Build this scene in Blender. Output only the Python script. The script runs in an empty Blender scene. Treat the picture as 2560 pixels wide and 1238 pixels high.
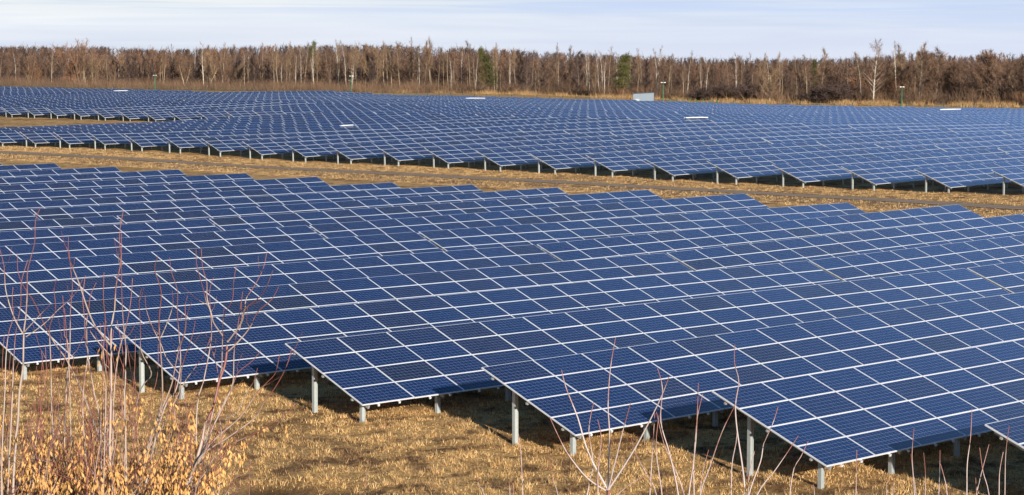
import bpy, math, random
import numpy as np
C = bpy.context.scene.collection
RAD = math.radians
random.seed(7)
# ------------------------------------------------------------------ camera frame
F, YAW, PITCH, CZ = 4981.0, 0.7472, math.atan(454/4981.0), 10.6
CU, CV = 1280.0, 619.0
fwd = np.array([math.sin(YAW)*math.cos(PITCH), math.cos(YAW)*math.cos(PITCH), -math.sin(PITCH)])
rgt = np.array([math.cos(YAW), -math.sin(YAW), 0.0])
upv = np.cross(rgt, fwd)
def ray(u, v): return fwd + rgt*(u-CU)/F - upv*(v-CV)/F
def at(u, v, d):                                    # point at forward distance d
    p = ray(u, v)*d; return np.array([p[0], p[1], p[2]+CZ])
def hit_y(u, v, y):
    d = ray(u, v); p = d*(y/d[1]); return p
def proj(x, y, z):
    q = np.array([x, y, z-CZ]); dz = q@fwd
    return CU+F*(q@rgt)/dz, CV-F*(q@upv)/dz, dz
TILT = RAD(20.6); ct, st = math.cos(TILT), math.sin(TILT)
MW, MH = 1.975, 1.01                                # module pitch along and up the table
H0 = 0.64                                           # low edge above ground
TOPH = H0 + 4*MH*st
NC = 18
# ------------------------------------------------------------------ terrain, surveyed at the top edges of the tables
def ylow(k): return 30.17+7.35*k                    # near field rows
def ylowf(j): return 97.87+7.256*j                    # far field rows
S = []                                              # (x, y, z of the table tops)
near = {0:[(1794,973.5)],1:[(1218,915.5),(2095.8,795),(2560,728)],2:[(720.8,856.6),(2413,670),(1920,724),(2560,650.6)],
 3:[(299,814.5),(2023,650.6),(1280,721),(2560,588.6)],4:[(1667.7,631),(0,770),(291,748.7),(1280,665),(1920,604),(2560,533.5)],
 5:[(1342,610.6),(2387.8,511.5),(0,713),(640,662.5),(1920,557.5)],6:[(1045.8,578.5),(2113,506.9),(0,657.8),(640,610),(1920,519.5)],
 7:[(777,562),(1856,483.4),(0,617),(320,595.8),(1280,526.6)],8:[(524.7,546),(1616,474.4),(0,581),(1280,495.6)],
 9:[(292,539),(1392,468.4),(0,556.5),(640,518.8)],10:[(77.5,522.7),(1180.7,461.2),(640,492)],11:[(982,456),(0,507),(640,475.5)],
 12:[(795,441.3),(0,482.6),(320,467.4)],13:[(617.7,432.5),(0,464)],14:[(448.4,423.4),(0,447.7)],15:[(292,416.4),(0,431.7)],16:[(140.9,407.7),(0,415.4)]}
for k, L in near.items():
    for u, v in L:
        p = hit_y(u, v, ylow(k)+4*MH*ct); S.append((p[0], p[1], p[2]+CZ))
farL = {-1:(2482,424.8),0:(2287.8,421.5),1:(2100.7,415.4),2:(1930,409.4),3:(1769,403),4:(1610,396),5:(1463,385.3),6:(1322,383.5),7:(1187,375.2),8:(1058.4,370.3),9:(938.4,364.8),10:(820.8,363.4),
 11:(711,358.2),12:(605.6,351.9),13:(502.6,344.2),14:(406,336.8),15:(310.3,334.6),16:(221,330),17:(135,328.5),18:(52.2,328.5),
 28:(372.7,277.7),30:(251.6,273),32:(136,267),34:(24.2,266.8)}
for j, (u, v) in farL.items():
    p = hit_y(u, v, ylowf(j)+4*MH*ct); S.append((p[0], p[1], p[2]+CZ))
for u, v, D in [(2513,268.6,415),(2278,265.5,427),(1984,260.5,442),(1718,252.7,458),(1416,245,484),(1195,239,500),(989,234.7,522),(925,227,535),(640,226,535),(345,223,545),(137,219.5,575),(0,215,610),
                (500,262,370),(1000,272,330),(1500,300,270),(2000,305,270),(2400,310,275)]:
    r = ray(u, v); r = r*(D/np.linalg.norm(r)); S.append((r[0], r[1], r[2]+CZ))
for u, v, d in [(0,213,900),(500,223,820),(1000,230,730),(1250,232,690),(1500,238,640),(1750,249,590),(2000,254,560),(2180,257,545),(2560,262,505),(2800,264,490),(-250,210,930)]:
    p = at(u, v, d); S.append((p[0], p[1], p[2]+TOPH))
for x, y in [(36,38),(48,26),(28,48),(55,18),(20,60),(30,34)]: S.append((x, y, 0.05+TOPH))
S = np.array(S)
def polar(x, y):
    return np.arctan2(x, y), np.hypot(x, y)
def tp(r):
    with np.errstate(divide='ignore', invalid='ignore'):
        return np.where(r > 1e-6, r*r*np.log(r), 0.0)
def warp(x, y):                                     # even out the spacing of the samples with distance
    a, D = polar(x, y); L = np.log(np.maximum(D, 1.0))
    return np.stack([a*3.0, L*1.6], -1)
class RBF:
    def __init__(s, P, lam):
        s.c = warp(P[:, 0], P[:, 1]); n = len(P)
        d = np.linalg.norm(s.c[:, None]-s.c[None], axis=2)
        A = np.zeros((n+3, n+3)); A[:n, :n] = tp(d)+lam*np.eye(n)
        Q = np.c_[np.ones(n), s.c]; A[:n, n:] = Q; A[n:, :n] = Q.T
        w = np.linalg.solve(A, np.r_[P[:, 2], 0, 0, 0]); s.w = w[:n]; s.q = w[n:]
    def __call__(s, x, y):
        x = np.atleast_1d(np.asarray(x, float)); y = np.atleast_1d(np.asarray(y, float))
        a, D = polar(x, y); a = np.clip(a, RAD(25), RAD(61)); D = np.clip(D, 43, 1000)
        c = warp(D*np.sin(a), D*np.cos(a)); out = np.empty(len(c))
        for i in range(0, len(c), 20000):
            b = c[i:i+20000]; d = np.linalg.norm(b[:, None]-s.c[None], axis=2)
            out[i:i+20000] = tp(d)@s.w + s.q[0] + b@s.q[1:]
        return out
ztop = RBF(S, 0.0004)
zgr = RBF(S, 0.02)
ridge_u = [-600, 0, 250, 400, 700, 900, 1100, 1400, 1600, 2000, 2180, 2300, 2400, 2480, 2600, 3200]
ridge_v = [118, 113, 112, 121, 110, 108, 112, 127, 137, 144, 138, 124, 138, 126, 132, 140]
def ss(t): t = np.clip(t, 0, 1); return t*t*(3-2*t)
DIT = at(690, 1204, 49.4)
def gz(x, y):
    x = np.atleast_1d(np.asarray(x, float)); y = np.atleast_1d(np.asarray(y, float))
    z = zgr(x, y)-TOPH
    a, D = polar(x, y)
    uu = CU + F*np.tan(np.clip(a-YAW, -.6, .6))
    hv = np.interp(uu, ridge_u, ridge_v)
    zr = CZ + (165-hv)/F*1500 - 13.0
    t = ss((D-950)/550); z = z*(1-t)+zr*t
    s = x*math.sin(YAW)+y*math.cos(YAW)
    emb = CZ-1.75-.30*np.maximum(s, 0)
    q = np.cos(x*.9+np.sin(y*.7))*np.cos(y*1.1+np.sin(x*.5))*.05 + np.cos(x*.31+1)*np.cos(y*.27)*.05
    z = z + q*ss((70-D)/10)
    # a small washed-out ditch in the meadow
    dx = (x-DIT[0])*math.cos(YAW)-(y-DIT[1])*math.sin(YAW); dy = (x-DIT[0])*math.sin(YAW)+(y-DIT[1])*math.cos(YAW)
    z = z - .75*np.exp(-(dx/1.9)**2-((dy+.25*np.sin(dx*3))/.9)**2)
    z = z - .22*np.exp(-((dx-5.2)/2.2)**2-((dy+.3)/.5)**2) - .25*np.exp(-((dx-11)/3.0)**2-((dy+.6)/.6)**2)
    return np.maximum(z, emb)
def gz1(x, y): return float(gz(x, y)[0])
# ------------------------------------------------------------------ materials
def newmat(name):
    m = bpy.data.materials.new(name); m.use_nodes = True
    nt = m.node_tree; b = nt.nodes['Principled BSDF']; return m, nt, b
def N(nt, t, **k):
    n = nt.nodes.new(t)
    for a, v in k.items():
        if a.startswith('_'): n.inputs[a[1:]].default_value = v
        else: setattr(n, a, v)
    return n
def math_(nt, op, a, b=None):
    n = nt.nodes.new('ShaderNodeMath'); n.operation = op
    for i, v in enumerate((a, b)):
        if v is None: continue
        if isinstance(v, (int, float)): n.inputs[i].default_value = v
        else: nt.links.new(v, n.inputs[i])
    return n.outputs[0]
def mixc(nt, fac, a, b, blend='MIX'):
    n = nt.nodes.new('ShaderNodeMix'); n.data_type = 'RGBA'; n.blend_type = blend
    for i, v in ((0, fac), (6, a), (7, b)):
        if isinstance(v, (int, float)): n.inputs[i].default_value = v
        elif isinstance(v, tuple): n.inputs[i].default_value = v if len(v) == 4 else (*v, 1)
        else: nt.links.new(v, n.inputs[i])
    return n.outputs[2]
def noise(nt, vec, scale, detail=4, rough=.55, dist=0):
    n = nt.nodes.new('ShaderNodeTexNoise'); n.inputs['Scale'].default_value = scale
    n.inputs['Detail'].default_value = detail; n.inputs['Roughness'].default_value = rough; n.inputs['Distortion'].default_value = dist
    if vec is not None: nt.links.new(vec, n.inputs['Vector'])
    return n.outputs['Fac']
def ramp(nt, fac, stops):
    n = nt.nodes.new('ShaderNodeValToRGB'); nt.links.new(fac, n.inputs[0]); e = n.color_ramp.elements
    while len(e) < len(stops): e.new(.5)
    for el, (p, c) in zip(e, stops): el.position = p; el.color = (*c, 1) if len(c) == 3 else c
    return n.outputs[0]
def smap(nt, v, a, b, c=0., d=1.):
    n = nt.nodes.new('ShaderNodeMapRange'); nt.links.new(v, n.inputs[0])
    for i, q in enumerate((a, b, c, d)): n.inputs[i+1].default_value = q
    return n.outputs[0]
def simple(name, col, rough=.8, metal=0., var=.0, scale=3.):
    m, nt, b = newmat(name); b.inputs['Roughness'].default_value = rough; b.inputs['Metallic'].default_value = metal
    tc = N(nt, 'ShaderNodeTexCoord'); oi = N(nt, 'ShaderNodeObjectInfo')
    f = noise(nt, tc.outputs['Object'], scale)
    c = mixc(nt, f, tuple(x*(1-var) for x in col), tuple(min(1, x*(1+var)) for x in col))
    r = smap(nt, oi.outputs['Random'], 0, 1, 1-var*.6, 1+var*.6)
    h = N(nt, 'ShaderNodeHueSaturation'); nt.links.new(c, h.inputs['Color']); nt.links.new(r, h.inputs['Value'])
    nt.links.new(h.outputs[0], b.inputs['Base Color']); return m
def glass_mat():
    m, nt, b = newmat('solar_glass')
    uv = N(nt, 'ShaderNodeUVMap'); uv.uv_map = 'UVMap'
    sp = N(nt, 'ShaderNodeSeparateXYZ'); nt.links.new(uv.outputs[0], sp.inputs[0])
    def cells(o, n, marg):                          # 0..n running coordinate inside the white margin
        return math_(nt, 'MULTIPLY', math_(nt, 'DIVIDE', math_(nt, 'SUBTRACT', o, marg), 1-2*marg), n)
    cx = cells(sp.outputs[0], 12, .004); cy = cells(sp.outputs[1], 6, .007)
    def edge(c, w):                                 # 1 close to an integer
        f = math_(nt, 'FRACT', math_(nt, 'ADD', c, .5)); return math_(nt, 'LESS_THAN', math_(nt, 'ABSOLUTE', math_(nt, 'SUBTRACT', f, .5)), w)
    grid = math_(nt, 'MAXIMUM', edge(cx, .014), edge(cy, .017))
    bus = edge(math_(nt, 'ADD', math_(nt, 'MULTIPLY', cy, 4), .5), .045)
    out = math_(nt, 'MAXIMUM', math_(nt, 'MAXIMUM', math_(nt, 'LESS_THAN', cx, -.0), math_(nt, 'GREATER_THAN', cx, 12.)),
                math_(nt, 'MAXIMUM', math_(nt, 'LESS_THAN', cy, -.0), math_(nt, 'GREATER_THAN', cy, 6.)))
    oi = N(nt, 'ShaderNodeObjectInfo'); at_ = N(nt, 'ShaderNodeAttribute'); at_.attribute_name = 'tint'
    rnd = math_(nt, 'FRACT', math_(nt, 'ADD', oi.outputs['Random'], at_.outputs['Fac']))
    base = ramp(nt, rnd, [(0, (.0046, .0165, .076)), (.3, (.0030, .0180, .083)), (.62, (.0028, .0195, .089)), (.82, (.0064, .0155, .066)), (.95, (.0082, .0150, .058)), (.997, (.0065, .012, .042))])
    cb = N(nt, 'ShaderNodeCombineXYZ'); nt.links.new(math_(nt, 'FLOOR', cx), cb.inputs[0]); nt.links.new(math_(nt, 'FLOOR', cy), cb.inputs[1]); nt.links.new(rnd, cb.inputs[2])
    wn = N(nt, 'ShaderNodeTexWhiteNoise'); nt.links.new(cb.outputs[0], wn.inputs[0])
    hv = N(nt, 'ShaderNodeHueSaturation'); nt.links.new(base, hv.inputs['Color']); nt.links.new(smap(nt, wn.outputs['Value'], 0, 1, .93, 1.07), hv.inputs['Value'])
    c = mixc(nt, math_(nt, 'MULTIPLY', bus, .22), hv.outputs[0], (.22, .30, .46))
    c = mixc(nt, math_(nt, 'MULTIPLY', grid, .62), c, (.45, .53, .68))
    c = mixc(nt, math_(nt, 'MULTIPLY', out, .95), c, (.70, .74, .80))
    tc = N(nt, 'ShaderNodeTexCoord'); ge = N(nt, 'ShaderNodeNewGeometry')
    dust = smap(nt, noise(nt, ge.outputs['Position'], 1.3, 6, .6), .45, .8, 0, .025)
    c = mixc(nt, dust, c, (.30, .29, .27))
    nt.links.new(c, b.inputs['Base Color'])
    b.inputs['IOR'].default_value = GL_IOR; b.inputs['Metallic'].default_value = 0
    nt.links.new(smap(nt, noise(nt, ge.outputs['Position'], .8, 3), .3, .7, .08, .17), b.inputs['Roughness'])
    return m
GL_IOR = 1.50
M = {}
M['glass'] = glass_mat()
M['frame'] = simple('aluminium_frame', (.80, .81, .83), .42, .25, .03)
M['steel'] = simple('galvanised_steel', (.46, .50, .49), .5, .35, .16, 9)
M['dark_steel'] = simple('purlin_steel', (.40, .42, .42), .5, .4, .1)
M['green'] = simple('green_paint', (.015, .20, .085), .5, 0, .15)
M['dgreen'] = simple('fence_green', (.015, .075, .035), .6, 0, .2)
M['white'] = simple('white_lamp', (.8, .8, .8), .4, 0, .03)
M['snow'] = simple('old_snow', (.86, .88, .92), .7, 0, .04)
M['shed'] = simple('shed_metal', (.22, .27, .32), .5, .15, .12, 1.2)
M['shed_roof'] = simple('shed_roof', (.05, .052, .055), .5, .2, .1)
M['seed'] = simple('dry_seed', (.50, .265, .085), .75, 0, .6, 26)
def bark(name, lo, hi, sc=6, rough=.85):
    m, nt, b = newmat(name); b.inputs['Roughness'].default_value = rough
    tc = N(nt, 'ShaderNodeTexCoord'); oi = N(nt, 'ShaderNodeObjectInfo')
    f = noise(nt, tc.outputs['Object'], sc, 5, .6)
    h = N(nt, 'ShaderNodeHueSaturation'); nt.links.new(ramp(nt, f, [(.3, lo), (.65, hi)]), h.inputs['Color'])
    nt.links.new(smap(nt, oi.outputs['Random'], 0, 1, .72, 1.28), h.inputs['Value']); nt.links.new(h.outputs[0], b.inputs['Base Color'])
    return m
M['birch_bark'] = bark('birch_bark', (.30, .26, .21), (.66, .58, .48), 2.5)
M['brown_bark'] = bark('brown_bark', (.10, .075, .055), (.20, .15, .11), 2)
M['tan_bark'] = bark('tan_bark', (.22, .17, .11), (.40, .31, .20), 2)
M['pine_bark'] = bark('pine_bark', (.13, .07, .04), (.22, .12, .06), 2)
M['tw_brown'] = bark('brown_twigs', (.090, .050, .032), (.175, .102, .062), .5)
M['tw_dark'] = bark('dark_twigs', (.055, .034, .028), (.095, .060, .048), .5)
M['tw_tan'] = bark('tan_twigs', (.16, .098, .055), (.25, .158, .09), .5)
M['tw_orange'] = bark('orange_twigs', (.20, .095, .045), (.30, .145, .070), .5)
M['needles'] = bark('pine_needles', (.028, .036, .010), (.105, .105, .020), 1.3)
def wood_mat():
    m, nt, b = newmat('far_wood'); b.inputs['Roughness'].default_value = .9
    a = N(nt, 'ShaderNodeAttribute'); a.attribute_name = 'tint'
    nt.links.new(ramp(nt, a.outputs['Fac'], [(0, (.038, .023, .019)), (.35, (.080, .046, .033)), (.7, (.135, .080, .050)), (.9, (.215, .130, .075)), (1, (.22, .095, .045))]), b.inputs['Base Color']); return m
M['wood'] = wood_mat()
M['brush'] = bark('brush', (.060, .036, .024), (.20, .115, .062), .12)
M['reed'] = bark('dry_reed', (.20, .11, .05), (.50, .31, .13), .25)
def shoot_mat():
    m, nt, b = newmat('red_shoots'); b.inputs['Roughness'].default_value = .5
    a = N(nt, 'ShaderNodeAttribute'); a.attribute_name = 'along'
    ge = N(nt, 'ShaderNodeNewGeometry'); f = noise(nt, ge.outputs['Position'], 9, 4)
    t = math_(nt, 'ADD', a.outputs['Fac'], math_(nt, 'MULTIPLY', math_(nt, 'SUBTRACT', f, .5), .7))
    nt.links.new(ramp(nt, t, [(0.0, (.34, .27, .22)), (.55, (.42, .31, .25)), (.76, (.19, .060, .042)), (1, (.30, .11, .085))]), b.inputs['Base Color']); return m
M['shoot'] = shoot_mat()
def shoot2():
    m, nt, b = newmat('pale_shoots'); b.inputs['Roughness'].default_value = .5
    a = N(nt, 'ShaderNodeAttribute'); a.attribute_name = 'along'
    ge = N(nt, 'ShaderNodeNewGeometry'); f = noise(nt, ge.outputs['Position'], 14, 4)
    t = math_(nt, 'ADD', a.outputs['Fac'], math_(nt, 'MULTIPLY', math_(nt, 'SUBTRACT', f, .5), .9))
    nt.links.new(ramp(nt, t, [(0, (.50, .43, .40)), (.7, (.50, .39, .35)), (.92, (.30, .12, .09)), (1, (.30, .11, .08))]), b.inputs['Base Color']); return m
M['pale'] = shoot2()
def ground_mat():
    m, nt, b = newmat('dry_meadow'); b.inputs['Roughness'].default_value = .95
    b.inputs['Specular IOR Level'].default_value = .1
    ge = N(nt, 'ShaderNodeNewGeometry'); P = ge.outputs['Position']
    big = noise(nt, P, .12, 5, .6, .6); mid = noise(nt, P, .8, 6, .65, .4); fine = noise(nt, P, 9., 6, .85)
    straw = mixc(nt, smap(nt, fine, .38, .62), (.24, .130, .048), (.88, .545, .215))
    brown = mixc(nt, smap(nt, fine, .3, .72), (.040, .022, .013), (.30, .160, .07))
    c = mixc(nt, smap(nt, mid, .50, .62), straw, brown)
    c = mixc(nt, math_(nt, 'MULTIPLY', smap(nt, big, .50, .66), .8), c, brown)
    ve = N(nt, 'ShaderNodeAttribute'); ve.attribute_name = 'verge'; c = mixc(nt, math_(nt, 'MULTIPLY', ve.outputs['Fac'], smap(nt, mid, .30, .55, .35, 1.)), c, mixc(nt, fine, (.085, .055, .035), (.27, .185, .105)))
    moss = smap(nt, noise(nt, P, .35, 5, .6, 1.), .60, .72, 0, .3)
    c = mixc(nt, moss, c, (.13, .125, .03))
    so = N(nt, 'ShaderNodeAttribute'); so.attribute_name = 'soil'
    c = mixc(nt, so.outputs['Fac'], c, mixc(nt, fine, (.030, .018, .010), (.11, .066, .035)))
    wd = N(nt, 'ShaderNodeAttribute'); wd.attribute_name = 'woods'
    c = mixc(nt, wd.outputs['Fac'], c, mixc(nt, mid, (.075, .048, .030), (.16, .10, .055)))
    nt.links.new(c, b.inputs['Base Color'])
    bp = N(nt, 'ShaderNodeBump'); bp.inputs['Strength'].default_value = .9; bp.inputs['Distance'].default_value = .12
    nt.links.new(math_(nt, 'ADD', math_(nt, 'MULTIPLY', fine, .6), mid), bp.inputs['Height']); nt.links.new(bp.outputs[0], b.inputs['Normal'])
    return m
M['ground'] = ground_mat()
def road_mat():
    m, nt, b = newmat('dirt_track'); b.inputs['Roughness'].default_value = .95
    uv = N(nt, 'ShaderNodeUVMap'); uv.uv_map = 'UVMap'; sp = N(nt, 'ShaderNodeSeparateXYZ'); nt.links.new(uv.outputs[0], sp.inputs[0])
    ge = N(nt, 'ShaderNodeNewGeometry'); P = ge.outputs['Position']
    f = noise(nt, P, 3., 6, .7); g = noise(nt, P, .5, 5, .6)
    d = math_(nt, 'ABSOLUTE', math_(nt, 'SUBTRACT', sp.outputs[0], .5))        # 0 centre .. .5 edge
    rut = math_(nt, 'ABSOLUTE', math_(nt, 'SUBTRACT', d, .24))                   # 0 in the wheel ruts
    k = math_(nt, 'ADD', smap(nt, rut, .06, .20), math_(nt, 'MULTIPLY', math_(nt, 'SUBTRACT', g, .45), 2.2))
    c = mixc(nt, f, (.20, .145, .10), (.40, .30, .21))
    c = mixc(nt, smap(nt, k, .2, .8), c, mixc(nt, f, (.13, .080, .040), (.36, .22, .10)))
    nt.links.new(c, b.inputs['Base Color'])
    bp = N(nt, 'ShaderNodeBump'); bp.inputs['Strength'].default_value = .6; bp.inputs['Distance'].default_value = .08
    nt.links.new(f, bp.inputs['Height']); nt.links.new(bp.outputs[0], b.inputs['Normal']); return m
M['road'] = road_mat()
def grass_mat():
    m, nt, b = newmat('dry_grass'); b.inputs['Roughness'].default_value = .8
    ge = N(nt, 'ShaderNodeNewGeometry'); P = ge.outputs['Position']
    f = noise(nt, P, 17, 3, .7); g = noise(nt, P, .8, 6, .65, .4)
    at_ = N(nt, 'ShaderNodeAttribute'); at_.attribute_name = 'tint'; f = at_.outputs['Fac']
    c = ramp(nt, f, [(0, (.08, .050, .022)), (.3, (.32, .178, .065)), (.65, (.72, .440, .165)), (1, (.95, .68, .34))])
    c = mixc(nt, smap(nt, g, .50, .60), c, mixc(nt, f, (.03, .017, .010), (.30, .165, .07)))
    c = mixc(nt, smap(nt, noise(nt, P, .35, 5, .6, 1.), .58, .72, 0, .35), c, (.22, .165, .035))
    nt.links.new(c, b.inputs['Base Color']); return m
M['grass'] = grass_mat()
# ------------------------------------------------------------------ mesh helpers
def mesh(name, V, Fc, mats, mi=None, uvs=None, attr=None, smooth=False):
    me = bpy.data.meshes.new(name); V = np.asarray(V, np.float32).reshape(-1, 3)
    if isinstance(Fc, np.ndarray):
        n, k = Fc.shape; flat = Fc.astype(np.int32).ravel(); starts = np.arange(0, n*k, k, dtype=np.int32); tot = np.full(n, k, np.int32)
    else:
        tot = np.array([len(f) for f in Fc], np.int32); flat = np.array([i for f in Fc for i in f], np.int32)
        starts = np.concatenate([[0], np.cumsum(tot)[:-1]]).astype(np.int32); n = len(Fc)
    me.vertices.add(len(V)); me.vertices.foreach_set('co', V.ravel())
    me.loops.add(len(flat)); me.loops.foreach_set('vertex_index', flat)
    me.polygons.add(n); me.polygons.foreach_set('loop_start', starts); me.polygons.foreach_set('loop_total', tot)
    for m in mats: me.materials.append(m)
    if mi is not None: me.polygons.foreach_set('material_index', np.asarray(mi, np.int32))
    if smooth: me.polygons.foreach_set('use_smooth', np.ones(n, bool))
    if uvs is not None:
        l = me.uv_layers.new(name='UVMap'); l.data.foreach_set('uv', np.asarray(uvs, np.float32).ravel())
    if attr:
        for an, (dom, vals) in attr.items():
            a = me.attributes.new(an, 'FLOAT', dom); a.data.foreach_set('value', np.asarray(vals, np.float32))
    me.update(calc_edges=True); me.validate(); return me
def obj(name, me, parent=None, loc=None):
    o = bpy.data.objects.new(name, me); C.objects.link(o)
    if parent: o.parent = parent
    if loc is not None: o.location = loc
    return o
def empty(name, loc, rot=(0, 0, 0)):
    o = bpy.data.objects.new(name, None); o.empty_display_size = .5; C.objects.link(o); o.location = loc; o.rotation_euler = rot; return o
def tag(o, label=None, cat=None, group=None, kind=None):
    if label: o['label'] = label
    if cat: o['category'] = cat
    if group: o['group'] = group
    if kind: o['kind'] = kind
    return o
class MB:
    def __init__(s): s.V = []; s.F = []; s.m = []; s.uv = []; s.a = []; s.al = []
    def face(s, pts, m=0, uv=None, a=0.):
        i = len(s.V); s.V += [tuple(p) for p in pts]; s.F.append(tuple(range(i, i+len(pts)))); s.m.append(m); s.a.append(a)
        s.uv += uv if uv else [(0, 0)]*len(pts)
    def box(s, x0, x1, y0, y1, z0, z1, m=0, T=None):
        c = [(x, y, z) for z in (z0, z1) for y in (y0, y1) for x in (x0, x1)]
        if T: c = [T(*p) for p in c]
        for f in ((0, 2, 3, 1), (4, 5, 7, 6), (0, 1, 5, 4), (2, 6, 7, 3), (0, 4, 6, 2), (1, 3, 7, 5)): s.face([c[i] for i in f], m)
    def prism(s, prof, z0, z1, m=0):
        n = len(prof); 
        for i in range(n):
            a, b = prof[i], prof[(i+1) % n]; s.face([(*a, z0), (*b, z0), (*b, z1), (*a, z1)], m)
        s.face([(*p, z1) for p in prof], m)
    def tube(s, P, R, k=5, m=0, al=None):
        P = [np.asarray(p, float) for p in P]; n = len(P); base = len(s.V)
        for i in range(n):
            t = P[min(i+1, n-1)]-P[max(i-1, 0)]; t = t/(np.linalg.norm(t)+1e-9)
            a = np.cross(t, (0, 0, 1) if abs(t[2]) < .9 else (1, 0, 0)); a /= np.linalg.norm(a); b = np.cross(t, a)
            for j in range(k):
                w = 2*math.pi*j/k; s.V.append(tuple(P[i]+R[i]*(a*math.cos(w)+b*math.sin(w)))); s.al.append(al[i] if al else 0)
        for i in range(n-1):
            for j in range(k):
                q = (base+i*k+j, base+i*k+(j+1) % k, base+(i+1)*k+(j+1) % k, base+(i+1)*k+j); s.F.append(q); s.m.append(m); s.uv += [(0, 0)]*4; s.a.append(0)
    def build(s, name, mats, uv=False, attr=False, al=False, smooth=False):
        at_ = {}
        if attr: at_['tint'] = ('FACE', s.a)
        if al: at_['along'] = ('POINT', s.al)
        return mesh(name, s.V, s.F, mats, s.m, s.uv if uv else None, at_ or None, smooth)
# ------------------------------------------------------------------ solar tables
def TP(a, s, h=0.): return (a, s*ct-h*st, H0+s*st+h*ct)    # along, up the slope, above the plane
FR, GP = .015, .018
def panel_faces(mb, a0, s0, T, tint=0., body=True, FR=FR):
    w, h = MW-GP, MH-GP
    if body: mb.box(a0, a0+w, s0, s0+h, -.036, 0, 0, T)
    p = [(a0+FR, s0+FR), (a0+w-FR, s0+FR), (a0+w-FR, s0+h-FR), (a0+FR, s0+h-FR)]
    mb.face([T(x, y, .003) for x, y in p], 1, [(0, 0), (1, 0), (1, 1), (0, 1)], tint)
def flatT(x, y, z): return (x, y, z)
mb = MB(); panel_faces(mb, 0, 0, flatT); PANEL = mb.build('solar_panel', [M['frame'], M['glass']], uv=True)
ZB = -.9
def post_mesh(top, name):
    w, d, g = .065, .055, .018
    prof = [(-w, -d), (-.022, -d), (-.022, -d+g), (.022, -d+g), (.022, -d), (w, -d), (w, d), (.045, d), (.045, -d+g+.02), (-.045, -d+g+.02), (-.045, d), (-w, d)]
    m_ = MB(); m_.prism(prof, ZB, top); return m_.build(name, [M['steel']])
YF, YR = .45, 2.75
def under(y): return H0+y*st/ct-.14
PF, PR = post_mesh(under(YF), 'front_post'), post_mesh(under(YR), 'rear_post')
m_ = MB(); m_.box(-.02, MW*NC-.0, -.03, .03, -.05, .0); PURLIN = m_.build('purlin', [M['dark_steel']])
m_ = MB(); m_.box(-.03, .03, .1, 3.9, -.10, -.0); RAFTER = m_.build('rafter', [M['dark_steel']])
m_ = MB(); m_.box(-.02, .02, -.045, 4.0, -.035, 0); m_.box(-.03, .03, -.05, -.02, -.06, .0); RAIL = m_.build('rail', [M['frame']])
def near_table(name, rails):
    r = empty(name, (0, 0, 0)); rot = (TILT, 0, 0)
    for i in range(NC):
        for s in range(4):
            o = obj('solar_panel', PANEL, r, TP(i*MW, s*MH)); o.rotation_euler = (TILT+random.gauss(0, .0012), random.gauss(0, .0012), 0)
    for i in range(13):
        obj('post', PF, r, (.35+2.9*i, YF, 0)); obj('post', PR, r, (.35+2.9*i, YR, 0))
        obj('rafter', RAFTER, r, TP(.35+2.9*i, 0, -.125)).rotation_euler = rot
    for s in (.5, 2.0, 3.5): obj('purlin', PURLIN, r, TP(0, s, -.074)).rotation_euler = rot
    if rails:
        for i in range(NC):
            for q in (.3, .7): obj('rail', RAIL, r, TP((i+q)*MW, 0, -.0365)).rotation_euler = rot
    return r
FARV = []
for v in range(4):
    mb = MB(); T = lambda a, s, h: TP(a, s, h)
    mb.box(0, MW*NC-GP, 0, 4*MH-GP, -.06, 0, 0, T)
    for i in range(NC):
        for s in range(4): panel_faces(mb, i*MW, s*MH, T, random.random(), False, .019)
    arr = mb.build('panel_array', [M['frame'], M['glass']], uv=True, attr=True)
    FARV.append(arr)
mp = MB()
for i in range(13):
    for yy in (YF, YR):
        mp.box(.35+2.9*i-.06, .35+2.9*i+.06, yy-.05, yy+.05, ZB, under(yy)+.05)
    mp.box(.32+2.9*i, .38+2.9*i, .1, 3.9, -.16, -.061, 0, T)
SUPPORT = mp.build('support_frame', [M['steel']])
ONES = 'zeroth first second third fourth fifth sixth seventh eighth ninth tenth eleventh twelfth thirteenth fourteenth fifteenth sixteenth seventeenth eighteenth nineteenth'.split()
def ordw(n):
    if n < 20: return ONES[n]
    t = {2: 'twent', 3: 'thirt', 4: 'fort', 5: 'fift', 6: 'sixt'}[n//10]
    return t+'ieth' if n % 10 == 0 else t+'y-'+ONES[n % 10]
def vis(x0, x1, y0, z):
    us = []; vs = []
    for x in (x0, (x0+x1)/2, x1):
        for yy, zz in ((y0, z), (y0+3.8, z+1.43)):
            q = np.array([x, yy, zz-CZ])
            if q@fwd < 3: continue
            u, v, d = proj(x, yy, zz); us.append(u); vs.append(v)
    return us and max(us) > -12 and min(us) < 2572 and min(vs) < 1245
def place(x, y, jit):
    L = MW*NC
    z0, z1 = ztop([x, x+L], [y+4*MH*ct]*2)-TOPH+jit
    return float(z0), float(z1), -math.atan2(z1-z0, L)
cnt = 0; far_count = 0
STR = NC*MW+.22
TABLES = []
for k in range(-1, 18):
    xl = 38.5-1.42*k
    if k >= 5: xl -= .0
    for t in range(2):
        x = xl+t*STR; y = ylow(k)
        if k == -1: x = at(2481, 1062, 1)[0]*0+39.9+t*STR
        z0, z1, ry = place(x, y, 0)
        if not vis(x, x+STR, y, z0+H0): continue
        r = near_table('solar_table', t == 0 and k < 5)
        r.location = (x, y, z0); r.rotation_euler = (0, ry, 0)
        tag(r, f"near field solar table, {ordw(k+2)} row from the camera, {'left' if t == 0 else 'right'} part of the row", 'solar table', 'solar tables of the near field')
        cnt += 1; TABLES.append((k, t))
rj = random.Random(3)
ROWS = {}
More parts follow.
